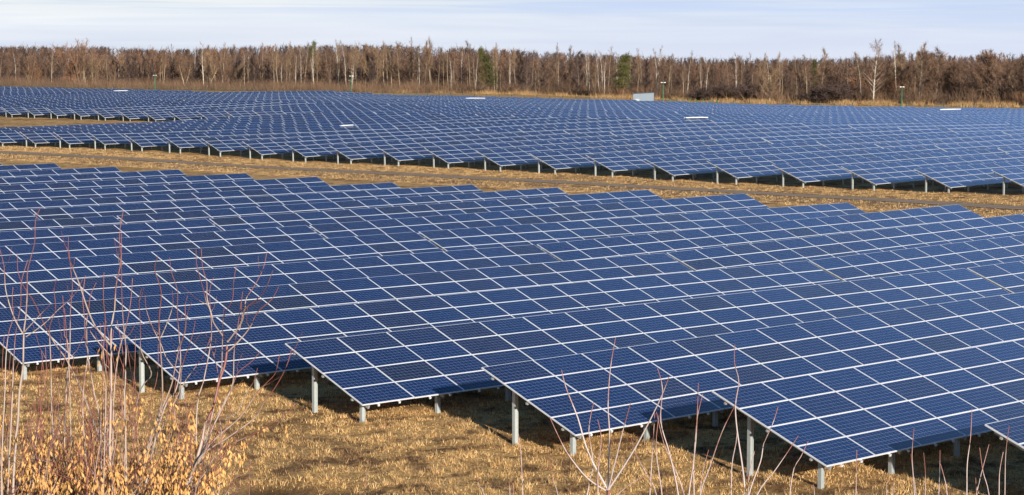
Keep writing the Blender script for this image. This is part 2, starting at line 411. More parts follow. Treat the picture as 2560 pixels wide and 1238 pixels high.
for j in range(-2, 64):
    xl = 141.07-.70*j if j < 45 else 75.5
    n0, n1 = (2 if j >= 22 else 0), 6
    rowj = rj.gauss(0, .035)
    for t in range(n0, n1):
        y = ylowf(j); x = xl+t*(STR+.06)
        z0, z1, ry = place(x, y, rowj+rj.gauss(0, .025))
        if not vis(x, x+STR, y, z0+H0): continue
        if t == n0 and j < 20:
            r = near_table('solar_table', False); r.location = (x, y, z0); r.rotation_euler = (0, ry, 0)
        else:
            r = empty('solar_table', (x, y, z0), (0, ry, 0))
            obj('panel_array', FARV[(j*3+t) % 4], r); obj('support_frame', SUPPORT, r)
        ROWS.setdefault(j, []).append(r); far_count += 1
for i, j in enumerate(sorted(ROWS)):
    for q, r in enumerate(ROWS[j]):
        tag(r, f"far field solar table, {ordw(i+1)} row from the track, {ordw(q+1)} along from the left", 'solar table', 'solar tables of the far field')
print('TABLES near', cnt, 'far', far_count)
# ------------------------------------------------------------------ ground sheet and track
az = np.concatenate([np.linspace(-180, 20, 41)[:-1], np.linspace(20, 66, 231), np.linspace(66, 180, 24)[1:]])
az = np.radians(az[:-1]) if abs(az[-1]-180) < 1e-6 else np.radians(az)
rr = np.concatenate([np.linspace(.5, 42, 30)[:-1], np.arange(42, 64, .3), np.geomspace(64, 1600, 170)[1:], np.geomspace(1600, 9000, 12)[1:]])
A_, R_ = np.meshgrid(az, rr, indexing='ij'); X, Y = R_*np.sin(A_), R_*np.cos(A_)
Z = gz(X.ravel(), Y.ravel()); na, nr = len(az), len(rr)
V = np.stack([X.ravel(), Y.ravel(), Z], 1); idx = np.arange(na*nr).reshape(na, nr); nx = np.roll(idx, -1, 0)
Fq = np.stack([idx[:, :-1], idx[:, 1:], nx[:, 1:], nx[:, :-1]], -1).reshape(-1, 4)
dx = (V[:, 0]-DIT[0])*math.cos(YAW)-(V[:, 1]-DIT[1])*math.sin(YAW); dy = (V[:, 0]-DIT[0])*math.sin(YAW)+(V[:, 1]-DIT[1])*math.cos(YAW)
soil = np.clip(2.2*np.exp(-(dx/1.9)**2-((dy+.25*np.sin(dx*3))/1.0)**2)+np.exp(-((dx-5.2)/2.0)**2-((dy+.3)/.5)**2)*.8+np.exp(-((dx-11)/2.6)**2-((dy+.6)/.6)**2)*.8, 0, 1)
def tree_d(u): return np.interp(u, [-250, 0, 500, 1000, 1250, 1500, 1750, 2000, 2180, 2560, 2900], [930, 900, 820, 730, 690, 640, 590, 560, 545, 505, 480])
a_, D_ = polar(V[:, 0], V[:, 1]); uu = CU+F*np.tan(np.clip(a_-YAW, -.5, .5)); dep = D_*np.cos(a_-YAW)
woods = np.clip((dep-tree_d(uu)+np.interp(uu, [0, 900, 1300, 2600], [90, 60, 8, 4]))/14, 0, 1)*(dep > 100)
_t = []
for _u, _v in [(-400,362),(0,380.5),(310,397),(640,418),(960,433),(1280,451),(1600,466),(2036,490),(2560,521),(2900,545)]:
    _d = ray(_u, _v); _k = 150.
    for _ in range(30): _k = (gz1(_d[0]*_k, _d[1]*_k)-CZ)/_d[2]
    _t.append(_d[:2]*_k)
_t = np.array(_t); verge = np.zeros(len(V)); near_m = (D_ > 70) & (D_ < 330) & (uu > -500) & (uu < 3100); pv = V[near_m, :2]; best = np.full(len(pv), 1e9)
for i in range(len(_t)-1):
    a0, b0 = _t[i], _t[i+1]; ab = b0-a0; tt = np.clip(((pv-a0)@ab)/(ab@ab), 0, 1); q = pv-(a0+tt[:, None]*ab); ds = np.hypot(q[:, 0], q[:, 1])*np.sign(-(ab[0]*q[:, 1]-ab[1]*q[:, 0])); best = np.where(np.abs(ds) < np.abs(best), ds, best)
verge[near_m] = np.exp(-((np.abs(best)-0)/2.2)**2)*.5
verge[near_m] = np.maximum(verge[near_m], np.exp(-((best-4.5)/3.6)**2)*.9)
g = obj('ground', mesh('ground', V, Fq, [M['ground']], attr={'soil': ('POINT', soil), 'woods': ('POINT', woods), 'verge': ('POINT', verge)}, smooth=True)); tag(g, 'dry straw coloured meadow ground', kind='structure')
trk = [(-400,362),(0,380.5),(129,388),(310,397),(480,408),(640,418),(960,433),(1280,451),(1600,466),(1920,485),(2036,490),(2372,509),(2560,521),(2900,545)]
pts = []
for u, v in trk:
    d = ray(u, v); t = 150.
    for _ in range(30):
        p = d*t; t = (gz1(p[0], p[1])-CZ)/d[2]
    pts.append(d[:2]*t)
pts = np.array(pts); seg = np.r_[0, np.cumsum(np.linalg.norm(np.diff(pts, axis=0), axis=1))]
s = np.arange(0, seg[-1], 1.0); px = np.interp(s, seg, pts[:, 0]); py_ = np.interp(s, seg, pts[:, 1])
ker = np.ones(25)/25; px = np.convolve(np.pad(px, 12, 'edge'), ker, 'valid'); py_ = np.convolve(np.pad(py_, 12, 'edge'), ker, 'valid')
tx, ty = np.gradient(px), np.gradient(py_); L = np.hypot(tx, ty); nxv, nyv = -ty/L, tx/L
cols = np.linspace(-1.6, 1.6, 9); VV = []
for c in cols:
    w = c*(1+.08*np.sin(s*.35+c)+.06*np.sin(s*.9)); VV.append(np.stack([px+nxv*w, py_+nyv*w], 1))
VV = np.stack(VV, 1); zz = gz(VV[..., 0].ravel(), VV[..., 1].ravel())+.035
Vt = np.c_[VV.reshape(-1, 2), zz]; n, k = VV.shape[:2]; idx = np.arange(n*k).reshape(n, k)
Ft = np.stack([idx[:-1, :-1], idx[1:, :-1], idx[1:, 1:], idx[:-1, 1:]], -1).reshape(-1, 4)
U = np.repeat(np.linspace(0, 1, k)[None], n, 0).ravel(); Vv = np.repeat((s/4)[:, None], k, 1).ravel()
uvv = np.stack([U[Ft], Vv[Ft]], -1)
tag(obj('dirt_track', mesh('dirt_track', Vt, Ft[:, ::-1], [M['road']], uvs=uvv[:, ::-1])), 'pale grey dirt track with two wheel ruts', kind='structure')
# ------------------------------------------------------------------ short dry grass of the foreground meadow (uncountable)
rg = np.random.default_rng(5)
def blades(n, region, hmin, hmax, w, pw=1.):
    x, y = region(n); z = gz(x, y); n = len(x)
    h = (hmin+(hmax-hmin)*rg.random(n)**pw)*np.where(rg.random(n) < .03*(pw == 1.), 2.2, 1); a = rg.uniform(0, 2*np.pi, n); la = rg.uniform(0, 2*np.pi, n); ln = h*rg.uniform(.1, .9, n)
    B = np.stack([x, y, z-.01], 1); o = np.stack([np.cos(a)*w, np.sin(a)*w, 0*a], 1)*rg.uniform(.5, 1.3, (n, 1))
    Tt = B+np.stack([np.cos(la)*ln, np.sin(la)*ln, h], 1)
    Vb = np.stack([B-o, B+o, Tt], 1).reshape(-1, 3); return Vb, np.arange(3*n).reshape(n, 3)
def reg_front(n):
    s_ = 44+26*rg.random(n)**1.15; l = rg.uniform(-.30, .30, n)*s_
    cl = np.sin(s_*3.1+l*1.7+2*np.sin(l*.9))*np.sin(l*2.3-s_*1.3+2*np.sin(s_*.7))+.6*np.sin(l*6.1+s_*2)*np.sin(s_*7-l*3)
    keep = rg.random(n) < .55+.5*cl; s_, l = s_[keep], l[keep]
    x = s_*math.sin(YAW)+l*math.cos(YAW); y = s_*math.cos(YAW)-l*math.sin(YAW)
    dx = (x-DIT[0])*math.cos(YAW)-(y-DIT[1])*math.sin(YAW); dy = (x-DIT[0])*math.sin(YAW)+(y-DIT[1])*math.cos(YAW)
    k2 = (np.exp(-(dx/1.9)**2-((dy+.25*np.sin(dx*3))/1.0)**2) < .3) | (rg.random(len(x)) < .12)
    return x[k2], y[k2]
Vb, Fb = blades(420000, reg_front, .02, .085, .008)
def reg_tuft(n):
    m = n//16; x, y = reg_front(m); i = rg.integers(0, len(x), n); return x[i]+rg.normal(0, .05, n), y[i]+rg.normal(0, .05, n)
Vc, Fc_ = blades(130000, reg_tuft, .05, .19, .009, 1.6); Vb = np.concatenate([Vb, Vc]); Fb = np.concatenate([Fb, Fc_+len(Vb)-len(Vc)])
tag(obj('grass', mesh('grass', Vb, Fb, [M['grass']], attr={'tint': ('FACE', rg.random(len(Fb)))})), 'short dry straw coloured grass of the meadow in front of the solar tables', kind='stuff')
def reg_mid(n):                                      # strip along the track
    i = rg.integers(0, len(px), n); off = rg.choice([-1, 1], n)*(2+rg.random(n)*9); return px[i]+nxv[i]*off, py_[i]+nyv[i]*off
Vb, Fb = blades(120000, reg_mid, .04, .13, .018)
tag(obj('track_side_grass', mesh('track_side_grass', Vb, Fb, [M['grass']], attr={'tint': ('FACE', rg.random(len(Fb)))})), 'dry grass tufts on both sides of the dirt track', kind='stuff')
def reg_back(n):                                     # tall dry grass between fence and wood
    u = rg.uniform(-80, 2640, n); d = tree_d(u)-rg.random(n)**1.4*np.interp(u, [900, 1500, 2200, 2560], [45, 55, 45, 40])+6
    l = (u-CU)/F*d; cl = np.sin(u*.021)+np.sin(u*.063+1)+np.sin(u*.17+d*.2)+np.sin(d*.3)*.6
    kp = rg.random(n) < np.clip(.25+.45*cl, .03, 1)*np.interp(u, [650, 1000], [.07, 1]); d, l = d[kp], l[kp]
    return d*math.sin(YAW)+l*math.cos(YAW), d*math.cos(YAW)-l*math.sin(YAW)
Vb, Fb = blades(80000, reg_back, .3, 1.5, .06)
tag(obj('tall_dry_grass', mesh('tall_dry_grass', Vb, Fb, [M['reed']])), 'tall tan dry grass in front of the wood', kind='stuff')
def brush(n):                                       # leafless brush at the foot of the wood, thick on the left
    u = rg.uniform(-120, 2680, n); back = rg.random(n)
    d = tree_d(u)-np.interp(u, [0, 900, 1300, 2600], [70, 55, 14, 8])*rg.random(n)+back*18
    l = (u-CU)/F*d; cl = np.sin(u*.017+2)+np.sin(u*.05)+np.sin(u*.13); kp = rg.random(n) < np.clip(np.interp(u, [0, 900, 1200, 1700], [.9, .8, .4, .5])+.2*cl, .1, 1)
    d, l = d[kp], l[kp]; return d*math.sin(YAW)+l*math.cos(YAW), d*math.cos(YAW)-l*math.sin(YAW)
Vb, Fb = blades(130000, brush, .5, 5.5, .05, 2.2)
tag(obj('undergrowth', mesh('undergrowth', Vb, Fb, [M['brush']])), 'reddish brown leafless undergrowth at the foot of the wood', kind='stuff')
# ------------------------------------------------------------------ trees
def unit(v): v = np.asarray(v, float); return v/(np.linalg.norm(v)+1e-9)
class Tree:
    def __init__(s, seed): s.r = np.random.default_rng(seed); s.limb = MB(); s.V = []; s.top = []
    def sliver(s, p, d, L, w):
        a = unit(np.cross(d, s.r.normal(size=3))); bend = s.r.normal(size=3)*L*.12
        s.V += [p-a*w, p+a*w, p+d*L+bend]
    def path(s, p, d, L, n, wander, up):
        P = [np.array(p, float)]; d = unit(d)
        for i in range(n):
            d = unit(d+s.r.normal(size=3)*wander+np.array([0, 0, up])); P.append(P[-1]+d*L/n)
        return P
    def twigs(s, P, num, L, w, spread, up, dens2=0):
        for _ in range(num):
            t = s.r.random()**.7*(len(P)-1); i = min(int(t), len(P)-2); p = P[i]+(P[i+1]-P[i])*(t-i)
            d = unit(unit(P[i+1]-P[i])+s.r.normal(size=3)*spread+np.array([0, 0, up])); l = L*s.r.uniform(.5, 1.2)
            s.sliver(p, d, l, w)
            for _ in range(dens2):
                q = p+d*l*s.r.uniform(.2, .9); s.sliver(q, unit(d+s.r.normal(size=3)*spread*1.2+np.array([0, 0, up*.5])), l*.6, w*.8)
    def meshes(s, mt, mc, name):
        V_ = np.array(s.V) if s.V else np.zeros((0, 3))
        return s.limb.build(name+'_trunk', [mt]), mesh(name+'_crown', V_, np.arange(len(V_)).reshape(-1, 3), [mc])
def broad(seed, H, mt, mc, c0=.28, nb=22, bl=.26, ang=.75, up=.16, tw=26, tl=1.5, w=.035, r0=.16, lean=.03, stems=1, d2=2, name='tree', drop=0.):
    T_ = Tree(seed); r = T_.r
    for q in range(stems):
        base = np.array([r.normal()*.25*(stems > 1), r.normal()*.25*(stems > 1), -.4]); d0 = unit([r.normal()*(lean+.16*(stems > 1)), r.normal()*(lean+.16*(stems > 1)), 1])
        hh = H*(1-.12*r.random()*(stems > 1)); P = T_.path(base, d0, hh+.4, 9, .035, .02)
        T_.limb.tube(P, [r0*(1-.93*i/9)+.012 for i in range(10)], 5)
        for b in range(nb):
            t = c0+(1-c0)*(b+r.random())/nb; k = t*9; i = min(int(k), 8); p = P[i]+(P[i+1]-P[i])*(k-i)
            a = r.uniform(0, 2*math.pi); L = H*bl*(1-.62*((t-c0)/(1-c0)))*r.uniform(.7, 1.25)*(1 if t > c0+.1 else .8)
            d = unit([math.cos(a)*ang, math.sin(a)*ang, .7]); B = T_.path(p, d, L, 4, .12, up)
            T_.limb.tube(B, [r0*.32*(1-t*.6)*(1-.8*j/4)+.006 for j in range(5)], 3)
            T_.twigs(B, tw, tl*(.6+.5*L/(H*bl)), w, .55, .18-drop, d2)
        T_.twigs(P[-3:], tw, tl*.8, w, .4, .3, d2)
    return T_.meshes(mt, mc, name)
def bush(seed, H, W, mt, mc, n=26, tw=34, w=.035, name='shrub', tl=.9):
    T_ = Tree(seed); r = T_.r
    for q in range(n):
        a = r.uniform(0, 2*math.pi); sp = r.random()**.6*W/H*1.1
        d = unit([math.cos(a)*sp, math.sin(a)*sp, 1]); P = T_.path([math.cos(a)*.2, math.sin(a)*.2, -.3], d, H*r.uniform(.75, 1.08)*(1-.1*sp), 6, .09, .05)
        T_.limb.tube(P, [.07*(1-.85*i/6)+.008 for i in range(7)], 3); T_.twigs(P[1:], tw, tl, w, .6, .2, 2)
    return T_.meshes(mt, mc, name)
def pine(seed, H, name='pine'):
    T_ = Tree(seed); r = T_.r; P = T_.path([0, 0, -.4], [0, 0, 1], H+.4, 8, .03, .03); T_.limb.tube(P, [.2*(1-.9*i/8)+.02 for i in range(9)], 6)
    for b in range(40):
        t = .22+.78*(b+r.random())/40; k = t*8; i = min(int(k), 7); p = P[i]+(P[i+1]-P[i])*(k-i); a = r.uniform(0, 6.283)
        L = H*.24*(1-.75*(t-.22)/.78)*r.uniform(.55, 1.25)+.4; B = T_.path(p, [math.cos(a), math.sin(a), .25], L, 3, .12, .08)
        T_.limb.tube(B, [.05, .04, .03, .01], 3)
        for _ in range(3):
            c = B[r.integers(1, 4)]+r.normal(size=3)*.25
            for _ in range(34):
                q = c+r.normal(size=3)*np.array([.5, .5, .28]); T_.sliver(q, unit(r.normal(size=3)+[0, 0, .5]), .42, .07)
    return T_.meshes(M['pine_bark'], M['needles'], name)
def snag(seed, H):
    T_ = Tree(seed); r = T_.r; P = T_.path([0, 0, -.4], [0, 0, 1], H+.4, 8, .03, .0); T_.limb.tube(P, [.17*(1-.8*i/8) for i in range(9)], 5)
    for b in range(26):
        k = (.25+.75*b/26)*8; i = min(int(k), 7); p = P[i]+(P[i+1]-P[i])*(k-i); a = r.uniform(0, 6.283)
        B = T_.path(p, [math.cos(a), math.sin(a), .3], H*.13*r.uniform(.5, 1.3), 3, .12, -.02); T_.limb.tube(B, [.06, .045, .03, .01], 3); T_.twigs(B, 4, .8, .02, .5, .1, 0)
    return T_.meshes(M['birch_bark'], M['tw_tan'], 'snag')
PROTO = {
 'birch': [broad(11+i, 15, M['birch_bark'], M['tw_tan'] if i % 2 else M['tw_brown'], .3, 22, .17, .55, .22, 12, 1.1, .02, .15, .03, 1, 1, 'birch') for i in range(3)],
 'tall': [broad(21+i, 16, M['tan_bark'], M['tw_tan'] if i != 1 else M['tw_brown'], .42, 22, .2, .6, .25, 22, 1.3, .027, .15, .05, 1, 2, 'tall_tree') for i in range(3)],
 'brown': [broad(31+i, 13, M['brown_bark'], M['tw_brown'], .2, 24, .26, .75, .16, 30, 1.4, .033, .15, .04, 1, 2, 'brown_tree') for i in range(4)],
 'dark': [broad(41+i, 12.5, M['brown_bark'], M['tw_dark'], .12, 28, .22, .8, .1, 36, 1.2, .038, .16, .03, 1, 2, 'dark_tree') for i in range(3)],
 'slim': [broad(51+i, 14, M['tan_bark'], M['tw_brown'], .45, 14, .12, .5, .3, 12, .9, .02, .10, .05, 1, 1, 'slim_tree') for i in range(3)],
 'multi': [broad(61+i, 11, M['tan_bark'], M['tw_tan'] if i else M['tw_brown'], .3, 12, .26, .7, .2, 26, 1.3, .03, .1, .1, 4, 2, 'multi_stem') for i in range(2)],
 'orange': [bush(71+i, 8, 7, M['brown_bark'], M['tw_orange'], 22, 36, .035) for i in range(2)],
 'bushb': [bush(75+i, 6, 7, M['brown_bark'], M['tw_brown'], 24, 36, .035) for i in range(2)],
 'bushd': [bush(81, 4.5, 8, M['brown_bark'], M['tw_dark'], 30, 44, .04)],
 'round': [broad(92, 9.5, M['brown_bark'], M['tw_brown'], .06, 40, .50, 1.1, .16, 60, 1.1, .035, .16, .02, 1, 2, 'round_brown'), broad(91, 9.5, M['tan_bark'], M['tw_tan'], .08, 34, .55, 1.1, .18, 46, 1.1, .03, .22, .02, 1, 2, 'round_tree')],
 'pine': [pine(95+i, 11) for i in range(2)],
 'snag': [snag(99, 13)],
}
pb = broad(111, 18, M['birch_bark'], M['tw_brown'], .16, 36, .30, .95, .10, 30, 1.4, .024, .34, .0, 1, 2, 'big_birch', .1)
PROTO['bigbirch'] = [pb]
KINDS = {'birch': ('birch_tree', 'white-trunked bare birch', 'birch'), 'tall': ('bare_tree', 'tall tan high-crowned tree', 'tree'), 'brown': ('bare_tree', 'brown twiggy bare tree', 'tree'),
 'dark': ('bare_tree', 'dense dark bare tree', 'tree'), 'slim': ('bare_tree', 'slim small-crowned bare tree', 'tree'), 'multi': ('bare_tree', 'many-stemmed bare tree', 'tree'),
 'orange': ('willow_shrub', 'rusty orange bare shrub', 'shrub'), 'bushb': ('bare_shrub', 'brown bare shrub', 'shrub'), 'bushd': ('bare_shrub', 'low dark thicket shrub', 'shrub'), 'pine': ('pine_tree', 'green pine', 'pine tree')}
rt = random.Random(17)
def zone(u):
    for lim, s_ in ((385, 'left of first lamp post'), (640, 'right of first lamp post'), (876, 'left of second lamp post'), (1215, 'between second lamp post and green pine'), (1580, 'between green pine and metal shed'),
                    (1655, 'behind the metal shed'), (1900, 'right of third lamp post'), (2170, 'left of big white birch'), (2250, 'beside big white birch')):
        if u < lim: return s_
    return 'right of fourth lamp post'
def tree(kind, u, dd, H=None, label=None, rotz=None, wide=1., vi=None, name=None):
    d = float(tree_d(u))+dd; p = d*np.array([math.sin(YAW), math.cos(YAW)])+(u-CU)/F*d*np.array([math.cos(YAW), -math.sin(YAW)])
    z = gz1(p[0], p[1]); L_ = PROTO[kind]; mt, mc = L_[rt.randrange(len(L_)) if vi is None else vi]
    nm, lb, cat = KINDS.get(kind, (name or 'birch_tree', '', 'birch'))
    r = empty(name or nm, (p[0], p[1], z), (rt.gauss(0, .02), rt.gauss(0, .02), rt.uniform(0, 6.28) if rotz is None else rotz))
    obj('trunk', mt, r); obj('crown', mc, r)
    hz = mc.vertices; base = KH[mc.name]
    sc = (H/base) if H else rt.uniform(.85, 1.15); r.scale = (sc*wide, sc*wide, sc)
    if label: tag(r, label, cat)
    else: tag(r, f'{lb} of the wood edge, {zone(u)}', cat, f'{lb}s of the wood edge, {zone(u)}')
    return r
KH = {}
for L_ in PROTO.values():
    for mt, mc in L_:
        co = np.empty(len(mc.vertices)*3, np.float32); mc.vertices.foreach_get('co', co); KH[mc.name] = float(np.percentile(co[2::3], 99.5))
def Hof(u, vt, dd=0):                                # height that reaches image row vt from this stand
    d = float(tree_d(u))+dd; p = at(u, vt, d); return p[2]-gz1(p[0], p[1])
# trees one can tell apart
SP = [('bigbirch',2182,-6,98,'big white birch, tallest tree of the wood edge, near the fourth lamp post'),('birch',2152,-4,140,'thin white birch close to the left of the big white birch'),
 ('birch',2240,6,100,'tall pale birch between the big white birch and the fourth lamp post'),('tall',2262,10,108,'tall bare tree just right of the fourth lamp post'),('tall',2300,4,105,'tall grey twiggy tree right of the fourth lamp post'),
 ('brown',2335,2,118,'reddish brown bare tree with a pointed crown near the right edge'),('round',2470,12,126,'large rounded brown tree near the right edge'),('round',1922,-8,165,'wide rounded bare tree above the dark thicket'),
 ('birch',1128,-14,142,'leaning white birch left of the green pine'),('birch',1188,-6,130,'white birch next to the green pine'),('pine',1222,-22,136,'green pine with ragged clumps among bare trees'),
 ('pine',1556,-20,134,'broad yellow-green pine left of the metal shed'),('pine',785,50,104,'small green pine top above the bare trees'),('birch',1511,-8,134,'solitary white birch between the two pines'),('birch',1466,-4,126,'double white birch stem left of the solitary birch'),
 ('birch',1474,-4,134,'second stem of the white birch pair left of the solitary birch'),('dark',1300,-4,126,'dark dense round tree right of the green pine'),('snag',882,4,125,'dead white trunk with stubby branches behind the second lamp post'),
 ('birch',1640,0,120,'tall white birch behind the metal shed'),('birch',1716,2,125,'white birch well right of the metal shed'),('birch',1762,-10,160,'short branching birch in front of the wood right of the shed'),('birch',1838,0,130,'white birch in front of the dark thicket'),
 ('birch',1605,0,148,'slender white birch over the left end of the shed'),('birch',1617,4,150,'slender white birch over the middle of the shed'),('birch',788,-10,140,'leaning white trunk right of the first lamp post'),('birch',740,-2,135,'white birch left of the second lamp post, tallest of a clump'),
 ('tall',410,-2,118,'pale single tree just right of the first lamp post'),('tall',700,0,110,'broad tan tree with a spreading crown at the wood edge'),('orange',205,30,100,'orange tinted tree crown rising above the wood at the left'),('orange',365,20,120,'orange twiggy tree behind the first lamp post'),
 ('orange',180,-18,186,'low rusty willow bush at the foot of the wood, far left'),('multi',285,-6,162,'fan shaped many-stemmed bush tree left of the first lamp post'),('pine',2032,40,150,'green pine top behind the bare shrubs'),('pine',1205,60,118,'small dark conifer tip on the skyline')]
for kd, u, dd, vt, lb in SP:
    H = Hof(u, vt, dd); wide = {'bigbirch': 1.0, 'round': 1.0, 'pine': 1.0}.get(kd, 1.)
    if kd == 'round' and u > 2400: wide = 1.15
    if kd == 'pine': wide = .95 if u in (1222, 1556) else .5
    tree(kd, u, dd, H, lb, wide=wide, vi=(0 if u > 2400 else 1) if kd == 'round' else None, name={'snag': 'dead_tree', 'bigbirch': 'birch_tree', 'round': 'bare_tree', 'orange': 'willow_shrub'}.get(kd, None))
sky_v = lambda u: np.interp(u, [-100, 0, 150, 250, 400, 560, 700, 900, 1050, 1200, 1300, 1400, 1520, 1600, 1750, 2000, 2130, 2300, 2400, 2480, 2560, 2700], [122, 122, 116, 118, 114, 104, 106, 100, 102, 116, 118, 106, 114, 128, 132, 132, 136, 110, 134, 124, 130, 132])
NT = 235
for i in range(NT):
    u = -70+2700*(i+rt.random())/NT; dd = rt.uniform(-3, 45)
    if u < 700: wts = dict(dark=3, brown=4, tall=3, slim=3, birch=.8, orange=.5, multi=1.2)
    elif u < 1250: wts = dict(dark=1, brown=2.5, tall=4.5, slim=4, birch=3, multi=.8)
    elif u < 1700: wts = dict(dark=2, brown=3, tall=3, slim=4, birch=2.5, multi=.8, pine=.25)
    elif u < 2130: wts = dict(dark=.8, brown=4, tall=2, slim=3, birch=1.5, multi=1.5, bushb=2)
    else: wts = dict(dark=1., brown=5, tall=.6, slim=.4, orange=2.0, multi=2.5, bushb=3)
    kd = rt.choices(list(wts), list(wts.values()))[0]
    vt = float(sky_v(u))+abs(rt.gauss(0, 14))+{'brown': 14, 'dark': 22, 'slim': 4, 'multi': 22, 'orange': 45, 'bushb': 55, 'pine': 40}.get(kd, 0)-(4 if rt.random() < .25 else 0)
    if kd == 'dark' and rt.random() < .5: dd = -4
    if rt.random() < .42 and kd in ('slim', 'tall', 'birch'): vt -= rt.uniform(6, 20)
    tree(kd, u, dd, max(3., Hof(u, vt, dd)), wide=1. if u < 2130 else 1.35)
for i in range(34):                                   # shrubs along the foot of the wood
    u = -40+2640*(i+rt.random())/34
    kd = rt.choice(['bushd', 'bushb', 'orange']) if 1700 < u < 2130 else rt.choice(['bushb', 'orange', 'bushb', 'bushb'])
    tree(kd, u, rt.uniform(-16, -4), rt.uniform(2.2, 4.2) if not 1700 < u < 2130 else rt.uniform(3.5, 5.5), wide=1.3)
for u, h in ((1760, 4), (1800, 5), (1840, 5.0), (1875, 4.5), (2040, 4.6), (2085, 5.5)):
    tree('bushd', u, rt.uniform(-12, -6), h, wide=1.5)
# the wood behind, one mass up to the skyline
rw = np.random.default_rng(9); VW = []; TW = []
src = []
for kd in ('brown', 'dark', 'round', 'brown', 'multi', 'bushb', 'orange'):
    for mt, mc in PROTO[kd]:
        co = np.empty(len(mc.vertices)*3, np.float32); mc.vertices.foreach_get('co', co); t3 = co.reshape(-1, 3, 3)/KH[mc.name]; src.append(t3)
NW = 3000
uw = rw.uniform(-150, 2710, NW); dw = tree_d(uw)+35+rw.random(NW)**1.5*(1540-tree_d(uw)-35)
xw = dw*math.sin(YAW)+(uw-CU)/F*dw*math.cos(YAW); yw = dw*math.cos(YAW)-(uw-CU)/F*dw*math.sin(YAW); zw = gz(xw, yw)
for i in range(NW):
    t3 = src[rw.integers(len(src))]; far = dw[i] > tree_d(uw[i])+120
    n = 150 if far else 260; sel = t3[rw.integers(0, len(t3), n)]; c = sel.mean(1, keepdims=True)
    vt = np.interp(uw[i], ridge_u, ridge_v)+(rw.uniform(0, 5) if dw[i] > 1200 else rw.uniform(8, 34))
    H = float(np.clip(CZ+(165-vt)/F*dw[i]-zw[i], 5, 17)); sel = c*.93+(sel-c)*((3.6 if dw[i] < 1200 else 4.2)*12/H/1.25 if far else 1.7); a = rw.uniform(0, 6.28)
    R2 = np.array([[math.cos(a), -math.sin(a), 0], [math.sin(a), math.cos(a), 0], [0, 0, 1]]); sel = (sel@R2.T)*H+np.array([xw[i], yw[i], zw[i]]); VW.append(sel.reshape(-1, 3)); TW.append(np.clip(rw.random()**(1.6 if dw[i] > 1100 else 1.)+rw.normal(0, .07, len(sel)), 0, 1))
VW = np.concatenate(VW); tag(obj('wood', mesh('wood', VW, np.arange(len(VW)).reshape(-1, 3), [M['wood']], attr={'tint': ('FACE', np.concatenate(TW))})), 'brown leafless wood rising to the skyline behind the first trees', kind='stuff')
# ------------------------------------------------------------------ fence, lamps, shed, snow
def gp(u, d):
    p = d*np.array([math.sin(YAW), math.cos(YAW)])+(u-CU)/F*d*np.array([math.cos(YAW), -math.sin(YAW)]); return p[0], p[1], gz1(p[0], p[1])
fd = lambda u: float(np.interp(u, [0, 900, 1400, 2000, 2600], [690, 560, 505, 460, 425]))
def fence(u0, u1, label, mat='dgreen', sp=4.5):
    A, B = gp(u0, fd(u0)), gp(u1, fd(u1)); L = math.dist(A[:2], B[:2]); n = max(1, round(L/sp))
    r = empty('fence', A); pm = MB(); pm.box(-.06, .06, -.05, .05, -.3, 2.1); pm.box(-.07, .07, -.06, .06, 2.1, 2.13); pme = pm.build('post', [M[mat]])
    w = MB(); prev = None
    for i in range(n+1):
        t = i/n; x, y = A[0]+(B[0]-A[0])*t, A[1]+(B[1]-A[1])*t; z = gz1(x, y); q = (x-A[0], y-A[1], z-A[2]); obj('post', pme, r, q)
        if prev:
            for h in (.15, .75, 1.35, 1.95): w.tube([np.add(prev, (0, 0, h)), np.add(q, (0, 0, h))], [.007, .007], 3)
            for k in range(1, 22):
                s_ = np.add(prev, np.subtract(q, prev)*k/22); w.tube([s_+(0, 0, .1), s_+(0, 0, 2.0)], [.0035, .0035], 3)
        prev = q
    obj('wire_mesh', w.build('wire_mesh', [M['dgreen']]), r); tag(r, label, 'fence')
fence(930, 1575, 'dark green post and mesh fence left of the metal shed')
fence(1674, 1790, 'short run of bright green fence posts right of the third lamp post', 'green', 1.9)
fence(1792, 2600, 'dark green post and mesh fence in front of the dark thicket and big birch')
fence(-40, 920, 'dark green mesh fence behind the top left of the far field')
for i, (u, du, lbl) in enumerate([(1744, 0, 'first'), (1793, 0, 'third'), (1765, 0, 'second')]): pass
def lamp(u, d, vt, label, arms=2, arm=.5):
    x, y, z = gp(u, d); top = at(u, vt, d)[2]; h = top-z; r = empty('lamp_post', (x, y, z), (0, 0, -YAW))
    m_ = MB(); n = 8
    m_.tube([(0, 0, -.3), (0, 0, h*.5), (0, 0, h-.1)], [.11, .085, .055], 8); obj('pole', m_.build('pole', [M['green']]), r)
    m_ = MB(); m_.tube([(-arm, 0, h-.08), (0, 0, h-.02), (arm, 0, h-.08)] if arms == 2 else [(-.3, 0, h-.15), (0, 0, h-.02), (arm, 0, h-.0)], [.03]*3, 6); obj('arm', m_.build('arm', [M['white']]), r)
    for sgn in (-1, 1):
        m_ = MB(); w_ = .19
        m_.box(-w_, w_, -.12, .12, -.03, .06); m_.box(-w_*.8, w_*.8, -.09, .09, .06, .09); m_.box(-w_*.85, w_*.85, -.08, .08, -.06, -.03)
        obj('lamp_head', m_.build('lamp_head', [M['white']]), r, (sgn*(arm*.8), 0, h-.05))
    tag(r, label, 'lamp post')
lamp(390.5, 640, 188, 'green lamp post with two white heads at the far left, first of four')
lamp(880, 570, 190, 'green lamp post with white arm below the dead tree, second of four')
lamp(1657, 472, 206, 'green lamp post standing next to the metal shed', arm=.5)
lamp(2252, 440, 217, 'green lamp post by the big white birch, rightmost of four', arm=.42)
